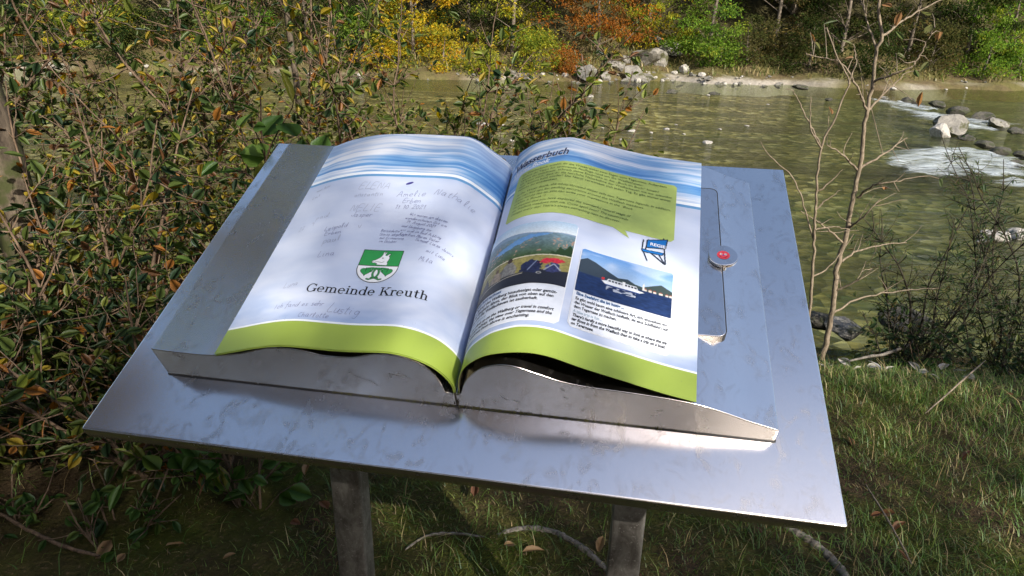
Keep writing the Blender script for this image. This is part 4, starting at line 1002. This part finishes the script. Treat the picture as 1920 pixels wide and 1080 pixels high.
BP = {'olive': OLI, 'dark green': DGR, 'yellow green': YGR, 'fresh green': BGR, 'copper': ORA, 'yellow': YEL}
BN = ['olive', 'dark green', 'yellow green', 'olive', 'dark green', 'yellow', 'yellow', 'yellow green', 'yellow green', 'copper', 'fresh green', 'olive', 'dark green', 'dark green', 'olive', 'fresh green', 'fresh green']
for i, (px, bk, hh) in enumerate([(60, 1.6, 2.0), (230, 1.3, 1.6), (400, 1.8, 2.2), (520, 1.2, 1.5), (610, 1.7, 2.2), (720, 1.3, 1.8), (830, 1.5, 2.0), (905, 1.1, 1.3), (1010, 1.6, 1.7), (1060, 1.2, 1.2), (1350, 2.4, 1.8), (1400, 2.8, 2.2), (1520, 2.6, 2.2), (1640, 2.2, 2.0), (1745, 2.6, 2.2), (1850, 2.3, 1.9), (1915, 2.0, 1.6)]):
    far_tree(px, bk, hh, hh * .62, BP[BN[i]], 180 + i, 'low ' + BN[i] + ' bush overhanging the far water edge', 34, 70, .13, 0.0)
# the mossy tree beside the shrubs; its crown is above the picture
lx, ly = -1.44, 1.36
tree('mossy_tree', 'mossy dark trunk standing among the shrubs left of the lectern', lx, ly, float(ground_h(np.array(lx), np.array(ly))), 7.5, .085, (3.1, 7.5, 1.7), AUT, w_a, 61, 130, 60, .080, .48, 'trunk', 'leaf', 'small', lean=(-.08, .02))
p_ = pix_y(556, 120, 3.6)
tree('slender_tree', 'slender grey trunk rising straight out of the yellowing shrub', p_[0], 3.6, float(ground_h(np.array(p_[0]), np.array(3.6))), 6.0, .032, (2.9, 6.0, .9), AUT, w_a, 62, 40, 50, .06, .35, 'trunk', 'leaf', 'small')
# trees behind the reader that dapple the light
tree('shade_tree', 'broad leafy tree behind the reader shading the lectern', 5.4, -6.5, 0.0, 7.4, .16, (3.8, 7.3, 2.0), AUT, w_d, 71, 200, 60, .11, .50, 'trunk', 'leaf', 'small')
tree('shade_tree', 'thinner leafy tree farther right behind the reader', 6.8, -6.5, 0.0, 8.5, .14, (4.6, 8.4, 1.8), AUT, w_d, 75, 104, 55, .12, .50, 'trunk', 'leaf', 'small')

# ring of unseen trees added behind the reader to darken the steel's reflections
_r = np.random.RandomState(77)
TH = [6.5, 7.0, 7.5, 7.5, 8.2, 8.0, 6.6, 4.2, 3.3, 3.3, 3.4, 3.8]
for i in range(12):
    a = R(-178 + i * 15.5); rr_ = 5.6 + 1.0 * _r.rand(); hx, hy = .6 + rr_ * math.cos(a), -.2 + rr_ * math.sin(a)
    tree('added_screen_tree', 'brown leafed bushy tree added out of view to darken the steel reflections', hx, hy, 0.0, TH[i], .04 + .01 * TH[i], (.1, TH[i], 1.35 + .12 * (TH[i] - 3.4)), [(.13, .075, .03), (.17, .105, .045), (.08, .06, .03), (.10, .10, .03)], [.3, .3, .2, .2], 300 + i, int(18 * TH[i]), 65, .14, .55, 'fartrunk', 'farleaf', group='added trees behind the reader', bias=1.1, start=.35)

# ------------------------------------------------------------------ right bank: sapling, thin shrubs
def sapling():
    y0 = 3.05
    def pt(px, py, dy=0): return pix_y(px, py, y0 + dy)
    base = pt(1541, 668); base[2] = float(ground_h(base[0], np.array(y0))) - .05
    root = empty('bare_sapling', base); tag(root, 'tall bare tan sapling with a few curled leaves beside the board', 'sapling')
    rg = np.random.RandomState(8)
    def br(name, pts, r0, r1, parent=root, n=None):
        P = spline(np.array([pt(x, y, dy) for x, y, dy in pts]), n or 5 * len(pts)); P += rg.normal(0, .0025, P.shape)
        g = Geo(); g.tube(P, np.linspace(r0, r1, len(P)), 6); link(name, g.mesh(name, M['tan'], off=base), parent); return P
    main = [(1541, 672, 0), (1556, 610, 0), (1571, 500, 0), (1587, 440, 0), (1600, 370, 0), (1612, 315, 0), (1619, 259, 0), (1626, 208, 0), (1637, 153, 0), (1644, 93, 0), (1654, 69, 0), (1646, 19, 0), (1652, -40, 0), (1640, -160, .05)]
    br('stem', main, .0165, .005)
    tw = [[(1607, 318, 0), (1580, 290, -.05), (1552, 273, -.1)], [(1614, 315, 0), (1655, 290, .05), (1700, 259, .15)], [(1626, 208, 0), (1605, 160, -.08), (1580, 121, -.1), (1540, 108, -.1), (1510, 102, -.1)],
          [(1637, 153, 0), (1672, 140, -.08), (1709, 125, -.12), (1732, 90, -.12), (1751, 51, -.12)], [(1626, 208, 0), (1664, 170, .05), (1700, 134, .1)], [(1655, 69, 0), (1709, 28, .1), (1779, -5, .15)],
          [(1607, 372, 0), (1630, 352, -.05), (1649, 345, -.1), (1690, 338, -.12), (1719, 333, -.12)], [(1644, 93, 0), (1625, 40, .05), (1612, -10, .08)], [(1590, 430, 0), (1625, 400, -.1), (1650, 372, -.12)],
          [(1577, 490, 0), (1610, 470, .05), (1660, 458, .1), (1700, 455, .15)], [(1566, 545, 0), (1600, 530, -.05), (1640, 500, -.1)], [(1560, 590, 0), (1610, 560, .1), (1690, 545, .2), (1760, 540, .2)], [(1580, 455, 0), (1540, 420, -.05), (1500, 395, -.05)]]
    P_all = [br('branch', t_, .0065, .0022) for t_ in tw]
    for Q in P_all:                 # short side twigs
        for _ in range(4):
            i = rg.randint(2, len(Q) - 1); d = nrm(nrm(Q[i] - Q[i - 1]) * .7 + rg.normal(0, .6, 3) + [0, 0, .25])
            g = Geo(); W_ = walk(rg, Q[i], d, rg.uniform(.05, .17), .03, .15); g.tube(W_, np.linspace(.0026, .001, len(W_)), 4); link('twig', g.mesh('twig', M['tan'], off=base), root)
    for px, py, i in ((1519, 60, 2), (1528, 78, 2), (1545, 45, 2), (1600, 84, 1), (1690, 22, 5), (1667, 85, 5), (1655, 8, 7), (1735, 65, 3), (1762, 60, 3), (1748, 25, 3), (1715, 130, 3), (1722, 200, 4), (1660, 350, 6), (1742, 115, 3), (1680, 100, 3), (1600, 108, 2), (1760, 335, 6), (1555, 200, 0), (1694, 75, 3)):
        p = pt(px, py, rg.uniform(-.12, .12)); big = rg.uniform(.045, .075)
        c = [(.16, .17, .06), (.10, .13, .05), (.30, .16, .07), (.20, .20, .08)][rg.randint(4)]
        o = link('leaf', leaf_mesh('oval', np.array(c), M['leaf']), root)
        Mx = leaf_frames(np.array([rg.normal(0, 1, 3) + [0, 0, -.3]]), np.array([rg.normal(0, .7, 3) + [0, -.3, 1]]))[0]
        o.matrix_local = Matrix.Translation(Vector(p - base)) @ Matrix(Mx.tolist()).to_4x4() @ Matrix.Scale(big, 4)
        # the leaf stalk joins the nearest branch
        Q = P_all[i]; q = Q[np.argmin(np.linalg.norm(Q - p, axis=1))]; g = Geo(); g.tube(np.array([q, (q + p) / 2 + [0, 0, .01], p]), [.0022, .0016, .0012], 4)
        link('twig', g.mesh('twig', M['tan'], off=base), root)
    # a second thinner sapling beside it
    base2 = pt(1500, 640, -.25); base2[2] = float(ground_h(base2[0], np.array(y0 - .25))) - .05
    root2 = empty('bare_sapling', base2); tag(root2, 'thin leaning bare sapling emerging from behind the right board edge', 'sapling')
    def br2(name, pts, r0, r1):
        P = spline(np.array([pt(x, y, dy - .25) for x, y, dy in pts]), 5 * len(pts)); P += rg.normal(0, .002, P.shape)
        g = Geo(); g.tube(P, np.linspace(r0, r1, len(P)), 5); link(name, g.mesh(name, M['tan'], off=base2), root2)
    br2('stem', [(1508, 668, 0), (1520, 560, 0), (1524, 500, 0), (1529, 407, 0), (1533, 324, 0), (1543, 268, 0), (1566, 222, 0), (1584, 176, 0), (1593, 153, 0), (1566, 97, 0), (1550, 51, 0)], .010, .003)
    for t_ in ([(1540, 273, 0), (1510, 215, 0), (1487, 171, 0), (1473, 166, 0)], [(1529, 394, 0), (1550, 375, 0), (1575, 357, 0)], [(1531, 360, 0), (1558, 340, 0), (1580, 318, 0)], [(1526, 450, 0), (1490, 340, .05), (1440, 290, .1), (1425, 265, .1)],
               [(1541, 280, 0), (1520, 240, -.05), (1521, 180, -.05)], [(1528, 430, 0), (1560, 425, 0), (1590, 430, 0)], [(1522, 520, 0), (1555, 500, .05), (1600, 440, .1)], [(1590, 156, 0), (1605, 120, 0), (1600, 84, 0)]): br2('branch', t_, .005, .0018)
sapling()
DRK_ = [(0.030, 0.055, 0.020), (0.048, 0.080, 0.026), (0.075, 0.10, 0.03), (0.10, 0.08, 0.03)]
for k, (x, y, h, sd, lb) in enumerate(((2.75, 3.55, 1.45, 41, 'wispy narrow leafed shrub right behind the bare saplings'), (3.35, 3.55, 1.75, 42, 'wispy narrow leafed shrub standing in front of the rapids'), (3.95, 3.75, 1.95, 43, 'tallest wispy narrow leafed shrub on the bank by the gravel edge'))):
    shrub('willow_shrub', lb, (x, y), h, .55, DRK_, [.35, .35, .2, .1], sd, 7, .042, 'slim', .26, density=1.5, limit=120, group='wispy shrubs on the near bank', mat='dark_bark', stem_r=.007, gap=.030)
for x, y, h, sd, lb in ((2.55, 3.35, .55, 45, 'low tangled shrub between the grass and the water by the saplings'), (3.1, 3.25, .60, 46, 'low dark shrub under the wispy shrubs at the bank edge'), (4.1, 3.2, .70, 47, 'dense dark shrub on the bank where the grass ends')):
    shrub('low_shrub', lb, (x, y), h, h * .9, DRK_ + [(.10, .12, .03)], [.3, .3, .15, .1, .15], sd, 9, .04, 'oval', .2, density=1.1, limit=120, group='low shrubs on the near bank', mat='dark_bark', stem_r=.005)
HRB = [(.04, .09, .02), (.06, .12, .025), (.09, .14, .03), (.03, .06, .018)]
for x, y, h, lf, sd, lb in ((3.25, 2.95, .28, .05, 51, 'low leafy herb on the bank below the wispy shrubs'), (3.75, 2.75, .32, .055, 52, 'leafy herb clump at the grassy edge of the bank'), (2.6, 3.05, .22, .045, 53, 'small dark herb beside the pale dead leaves'),
                            (-.62, .62, .20, .04, 54, 'small shaded herb on the ground left of the lectern'), (-.95, .55, .24, .042, 55, 'shaded broad leafed herb among the twigs below the dark shrub')):
    shrub('herb', lb, (x, y), h, h * .8, HRB, [.3, .3, .2, .2], sd, 6, lf, 'oval', .12, density=1.2, limit=60, cat='herb', stem_r=.003, gap=.03)

# ------------------------------------------------------------------ grass, litter, roots
def blades(name, label, n, xr, yr, hmin, hmax, seed, pal, wts, keep, hf=ground_h, wid=.0017, cat='grass'):
    rg = np.random.RandomState(seed); x = rg.uniform(*xr, n); y = rg.uniform(*yr, n); k = keep(x, y, rg); x, y = x[k], y[k]; n = len(x)
    # blades gather in tufts
    tx = x + rg.normal(0, .025, n); ty = y + rg.normal(0, .025, n)
    h = rg.uniform(hmin, hmax, n) * (0.7 + .5 * (wob(tx * 3, ty * 3) + .3)); a = rg.uniform(0, 2 * np.pi, n); b = rg.uniform(.25, 1.5, n) * h
    dx, dy = np.cos(a), np.sin(a); px, py = -dy, dx; w = wid * rg.uniform(.6, 1.4, n) * (hmax / .14)
    z = hf(tx, ty) - .01
    def row(f, ww, lift): return np.stack([tx + dx * b * f * f + px * ww, ty + dy * b * f * f + py * ww, z + h * lift], -1)
    V = np.stack([row(0, -w, 0), row(0, w, 0), row(.55, -w * .8, .55), row(.55, w * .8, .55), row(1, 0 * w, .86)], 1).reshape(-1, 3)
    F = (np.array([[0, 1, 3], [0, 3, 2], [2, 3, 4]])[None] + (np.arange(n) * 5)[:, None, None]).reshape(-1, 3)
    c = np.asarray(pal)[rg.choice(len(pal), n, p=wts)] * rg.uniform(.7, 1.3, (n, 1))
    o = link(name, mesh_np(name, V, F, M['grass'], col=np.repeat(c, 5, 0))); return tag(o, label, cat, kind='stuff')
GR = [(.075, .15, .025), (.12, .20, .035), (.18, .23, .05), (.42, .34, .16), (.30, .21, .09)]
blades('grass', 'mixed green and straw coloured grass around the lectern', 110000, (-1.6, 4.8), (.25, 3.6), .03, .105, 1, GR, [.34, .30, .16, .12, .08],
       lambda x, y, rg: (rg.rand(len(x)) < np.clip(.55 + 1.1 * wob(x * 1.6, y * 1.6), .10, 1)) & (y < near_edge(x) - .7) & (rg.rand(len(x)) < np.where((x > -.2) & (x < 1.25) & (y < 1.15), .35, 1)) & (rg.rand(len(x)) < np.where(x < -.1, .12, 1)))
blades('short_grass', 'short mossy turf between the taller grass around the lectern', 120000, (-.6, 4.4), (.3, 3.3), .012, .038, 6, [(.06, .10, .02), (.10, .14, .025), (.14, .15, .03), (.22, .17, .08)], [.35, .3, .2, .15],
       lambda x, y, rg: (y < near_edge(x) - .8) & (rg.rand(len(x)) < np.where(x < -.1, .25, .9)), ground_h, .006)
blades('bank_grass', 'dry grass covering the far river bank', 26000, (-28, 30), (31.5, 42), .18, .60, 2, [(.24, .20, .08), (.16, .16, .05), (.09, .12, .03), (.30, .24, .11)], [.3, .3, .2, .2],
       lambda x, y, rg: (y > far_edge(x) + .9) & (y < far_edge(x) + 5.5) & (rg.rand(len(x)) < .45 + wob(x, y, .8)), bank_h, .006)
rg = np.random.RandomState(14)
LIT = [(.26, .13, .06), (.20, .09, .045), (.32, .20, .10), (.14, .075, .04)]
def litter(n, xr, yr, label, group, size, pal, seed):
    rg = np.random.RandomState(seed)
    for i in range(n):
        x, y = rg.uniform(*xr), rg.uniform(*yr)
        o = link('fallen_leaf', leaf_mesh('oval', np.array(pal[rg.randint(len(pal))]), M['dead'])); tag(o, label, 'leaf', group)
        s_ = size * rg.uniform(.6, 1.3); o.scale = (s_, s_, s_ * 2.2); o.rotation_euler = (rg.uniform(-.6, .6), rg.uniform(-.6, .6), rg.uniform(0, 6.28))
        o.location = (x, y, float(ground_h(np.array(x), np.array(y))) + .015 + .02 * rg.rand())
litter(34, (.0, 1.4), (.75, 1.7), 'brown dead leaf on the mossy ground under the lectern', 'dead leaves under the lectern', .05, LIT, 1)
litter(26, (1.5, 3.6), (.9, 2.6), 'brown dead leaf in the grass right of the lectern', 'dead leaves in the grass', .05, LIT, 2)
litter(22, (1.85, 2.75), (2.55, 3.05), 'pale curled dead leaf at the foot of the bare sapling', 'pale leaves by the sapling', .075, [(.50, .46, .40), (.58, .55, .50), (.40, .36, .30)], 3)
litter(14, (-1.3, 0), (.5, 1.1), 'dull dead leaf in the shade under the shrubs', 'dead leaves in the shade', .05, LIT, 4)
def ground_path(pts, lift=0.0):
    out = []
    for px, py in pts:
        p = pix_z(px, py, 0.0)
        for _ in range(4): p = pix_z(px, py, float(ground_h(np.array(p[0]), np.array(p[1]))))
        out.append(p + np.array([0, 0, lift]))
    return spline(np.array(out), 8 * len(out))
def root_obj(name, label, pts, r, mat, cat, seed, lift=0.0):
    P = ground_path(pts, lift); rg = np.random.RandomState(seed); g = Geo(); P += rg.normal(0, r * .10, P.shape)
    e = np.sin(np.linspace(0, np.pi, len(P))) ** .4
    g.tube(P, r * (.45 + .55 * e) * rg.uniform(.85, 1.15, len(P)), 9)
    return tag(link(name, g.mesh(name, M[mat])), label, cat)
root_obj('tree_root', 'grey knobbly tree root arching over the moss between the two posts', [(925, 1003), (985, 990), (1040, 998), (1085, 1022), (1120, 1050), (1150, 1085)], .012, 'root', 'root', 1, -.005)
root_obj('tree_root', 'grey tree root crossing the grass below the near right board corner', [(1455, 975), (1500, 1003), (1545, 1035), (1580, 1075), (1600, 1110)], .015, 'root', 'root', 2)
root_obj('fallen_branch', 'pale forked dead branch on the bank beside the bare sapling', [(1585, 694), (1625, 684), (1662, 676), (1703, 656), (1726, 636)], .009, 'root', 'branch', 3, .05)
root_obj('dry_stalk', 'long straw coloured stalk leaning over the bank grass', [(1728, 798), (1765, 765), (1805, 728), (1842, 694)], .004, 'tan', 'stalk', 4, .06)
root_obj('dry_stalk', 'thin dry stalk lying across the grass by the near right board corner', [(1617, 930), (1650, 985), (1680, 1040), (1702, 1085)], .003, 'tan', 'stalk', 5, .05)
root_obj('fallen_twig', 'thin dark twig on the shaded ground under the dark shrub', [(0, 975), (60, 1010), (125, 1040), (190, 1058)], .006, 'bark', 'twig', 6, .03)
root_obj('fallen_twig', 'pale crooked twig on the moss beside the left post', [(760, 1035), (800, 1010), (850, 1005), (910, 1012)], .004, 'root', 'twig', 7, .01)

# ------------------------------------------------------------------ stones, boulders, rapids
import bmesh
def rock_mesh(seed, mat, squash=(1, .8, .6), cuts=10, sub=3):
    rg = np.random.RandomState(seed); bm = bmesh.new(); bmesh.ops.create_icosphere(bm, subdivisions=sub, radius=1.0)
    V = np.array([v.co[:] for v in bm.verts])
    for _ in range(cuts):
        n = nrm(rg.normal(0, 1, 3)); d = rg.uniform(.45, .85); t = V @ n - d; V = np.where((t > 0)[:, None], V - n * t[:, None] * .92, V)
    V = V * (1 + .05 * np.sin(V[:, :1] * 7 + seed) + .04 * np.sin(V[:, 1:2] * 11 + seed * 2)) * np.array(squash)
    for v, c in zip(bm.verts, V): v.co = c
    me = bpy.data.meshes.new('rock'); bm.to_mesh(me); bm.free(); me.materials.append(mat); return me
ROCKS = {k: [rock_mesh(i * 7 + j, M[k], sub=3) for i in range(5)] for j, k in enumerate(('pale', 'grey', 'wet'))}
def hit(px, py, hf, lo=3.0):
    d = pix_dir(px, py); s = lo
    for _ in range(900):
        p = CAM + d * s
        if p[2] <= float(hf(np.array(p[0]), np.array(p[1]))): return p
        s *= 1.006
    return p
def stone(name, p, wpx, kind, seed, label, cat, group=None, hr=.6, tilt=0.0, sink=.25):
    rg = np.random.RandomState(seed); z = (np.asarray(p) - CAM) @ fw; w = wpx * z / FPX / 2
    o = link(name, ROCKS[kind][seed % 5]); o.scale = (w / .8, w / .8, w * hr / .48)
    o.rotation_euler = (rg.uniform(-.15, .15), tilt, rg.uniform(-.6, .6)); o.location = (p[0], p[1], p[2] + w * hr * (.75 - sink)); return tag(o, label, cat, group)
FB = [(1242, 92, 30, .7, .3), (1262, 106, 36, .6, .1), (1204, 119, 54, .45, -.5), (1233, 122, 26, 1.0, .1), (1173, 117, 18, .8, 0), (1156, 130, 30, .6, 0), (1102, 150, 26, .9, .2), (1192, 150, 36, .6, .4), (1132, 148, 20, .7, 0), (1080, 134, 18, .7, 0), (1215, 152, 24, .6, 0)]
for i, (px, py, w_, hr, tl) in enumerate(FB): stone('boulder', hit(px, py, bank_h, 25), w_ * 1.3, 'grey', i, 'grey angular boulder in the heap under the copper beech', 'boulder', 'boulders on the far bank', hr, tl, .2)
stone('boulder', hit(1283, 136, bank_h, 25), 20, 'pale', 12, 'single whitish boulder in the sunny grass right of the boulder heap', 'boulder', 'boulders on the far bank', .8, 0, .2)
rg = np.random.RandomState(31)
for i in range(150):
    px = rg.uniform(-10, 1930) if i % 2 else rg.uniform(880, 1500); d = pix_dir(px, 150); y = 33.0
    for _ in range(5): x = CAM[0] + d[0] * (y - CAM[1]) / d[1]; y = float(far_edge(x)) + .0
    y += rg.uniform(-.5, 1.0); p = np.array([x, y, max(float(bank_h(np.array(x), np.array(y))), WATER - .05)])
    stone('shore_stone', p, rg.choice([4, 5, 6, 8, 10, 14]), ('pale', 'grey', 'grey')[rg.randint(3)], 60 + i, 'stone lying along the far waterline', 'stone', 'stones along the far waterline', .6)
RS = [(1185, 246, 15), (1250, 243, 13), (1221, 249, 8), (905, 234, 24), (938, 236, 14), (1107, 181, 15), (1328, 179, 8), (960, 264, 10), (1010, 264, 9), (1325, 268, 18), (1130, 240, 7), (1052, 236, 8), (1350, 243, 8), (600, 262, 20), (640, 250, 12), (1268, 234, 7), (1165, 262, 9), (1282, 252, 8), (1400, 236, 8), (1065, 206, 6), (1440, 196, 7)]
for i, (px, py, w_) in enumerate(RS): stone('river_stone', pix_z(px, py, WATER), w_, 'pale', 200 + i, 'white stone poking out of the shallow river', 'stone', 'white stones in the shallows', .34, 0, .55)
for i, (px, py, w_) in enumerate([(1260, 174, 22), (1340, 177, 18), (1500, 166, 26), (1555, 188, 16), (1180, 186, 14)]): stone('river_stone', pix_z(px, py, WATER), w_, 'wet', 230 + i, 'dark wet stone breaking the river surface', 'stone', 'dark stones in the shallows', .35, 0, .4)
stone('rapids_boulder', pix_z(1783, 252, WATER), 56, 'grey', 301, 'large grey split boulder in the middle of the rapids', 'boulder', None, .75, .3, .25)
stone('rapids_boulder', pix_z(1762, 256, WATER), 36, 'pale', 302, 'paler rock leaning on the large grey boulder in the rapids', 'boulder', None, .8, -.2, .3)
for i, (px, py, w_, k) in enumerate([(1700, 192, 22, 'wet'), (1722, 200, 20, 'wet'), (1756, 200, 26, 'wet'), (1797, 214, 34, 'wet'), (1838, 226, 40, 'wet'), (1868, 236, 44, 'grey'), (1905, 250, 28, 'wet'), (1845, 276, 30, 'wet'), (1876, 290, 34, 'wet'), (1900, 312, 30, 'wet'), (1660, 186, 16, 'grey'), (1812, 262, 24, 'wet'), (1916, 296, 30, 'wet')]):
    stone('rapids_stone', pix_z(px, py, WATER), w_, k, 320 + i, 'dark stone in the broken line across the rapids', 'stone', 'stones across the rapids', .5, 0, .3)
def foam(name, label, pts, wpx, seed):
    C_ = spline(np.array([pix_z(x, y, WATER + .02) for x, y in pts]), 60); z = (C_ - CAM) @ fw; T = np.gradient(C_, axis=0); T /= np.linalg.norm(T, axis=1, keepdims=True)
    N_ = np.c_[-T[:, 1], T[:, 0], 0 * T[:, 0]]; rows = 14; rg = np.random.RandomState(seed); G = []
    wid = np.interp(np.linspace(0, 1, 60), np.linspace(0, 1, len(wpx)), wpx)
    for k in range(rows):
        f = k / (rows - 1); Q = C_ + N_ * ((f - .5) * wid[:, None]); Q[:, 2] += .10 * math.sin(math.pi * f) * (.6 + .8 * wob(Q[:, 0] * 3, Q[:, 1] * 3)); G.append(Q)
    V = np.array(G).reshape(-1, 3); i = (np.arange(rows - 1)[:, None] * 60 + np.arange(59)[None]).ravel()
    uv = np.stack(np.meshgrid(np.linspace(0, 1, 60), np.linspace(0, 1, rows)), -1).reshape(-1, 2)
    o = link(name, mesh_np(name, V, np.stack([i, i + 1, i + 61, i + 60], 1), M['foam'], uv=uv, smooth=True)); return tag(o, label, 'white water', kind='stuff')
rg = np.random.RandomState(9)
UP_ = np.array([(1630, 184), (1690, 196), (1740, 207), (1800, 224), (1870, 240)], float); LO_ = np.array([(1660, 322), (1730, 310), (1800, 296), (1862, 300), (1930, 336)], float)
for k in range(7):
    a, b = sorted(rg.uniform(0, 4, 2)); b = max(b, a + 1.3); t_ = np.linspace(a, min(b, 4), 5); q = np.c_[np.interp(t_, range(5), UP_[:, 0]), np.interp(t_, range(5), UP_[:, 1]) + rg.uniform(-6, 10)]
    foam('white_water', 'white water spilling through the upper line of rapids stones', q, [.2, rg.uniform(1.0, 2.4), rg.uniform(1.0, 2.6), .3], 10 + k)['group'] = 'upper rapids foam'
for k in range(13):
    a, b = sorted(rg.uniform(0, 4, 2)); b = max(b, a + 1.3); t_ = np.linspace(a, min(b, 4), 5); q = np.c_[np.interp(t_, range(5), LO_[:, 0]), np.interp(t_, range(5), LO_[:, 1]) + rg.uniform(-20, 34)]
    foam('white_water', 'foaming water of the chute below the large grey boulder', q, [.2, rg.uniform(.8, 1.9), rg.uniform(.9, 2.1), .2], 30 + k)['group'] = 'lower rapids foam'
for i, (px, py, w_, k, lb) in enumerate([(1585, 622, 70, 'grey', 'bluish grey rock at the water edge behind the bare sapling'), (1700, 612, 80, 'wet', 'dark rock at the near water edge under the wispy shrubs'), (1530, 610, 60, 'wet', 'dark wet rock just beyond the right board edge'), (1860, 452, 60, 'pale', 'pale flat stone at the near river edge by the wispy shrubs'), (1905, 445, 40, 'pale', 'small pale stone next to the flat one at the near river edge')]):
    p = pix_z(px, py, WATER if i > 2 else -.75); stone('bank_rock', p, w_, k, 400 + i, lb, 'rock', None, .5)
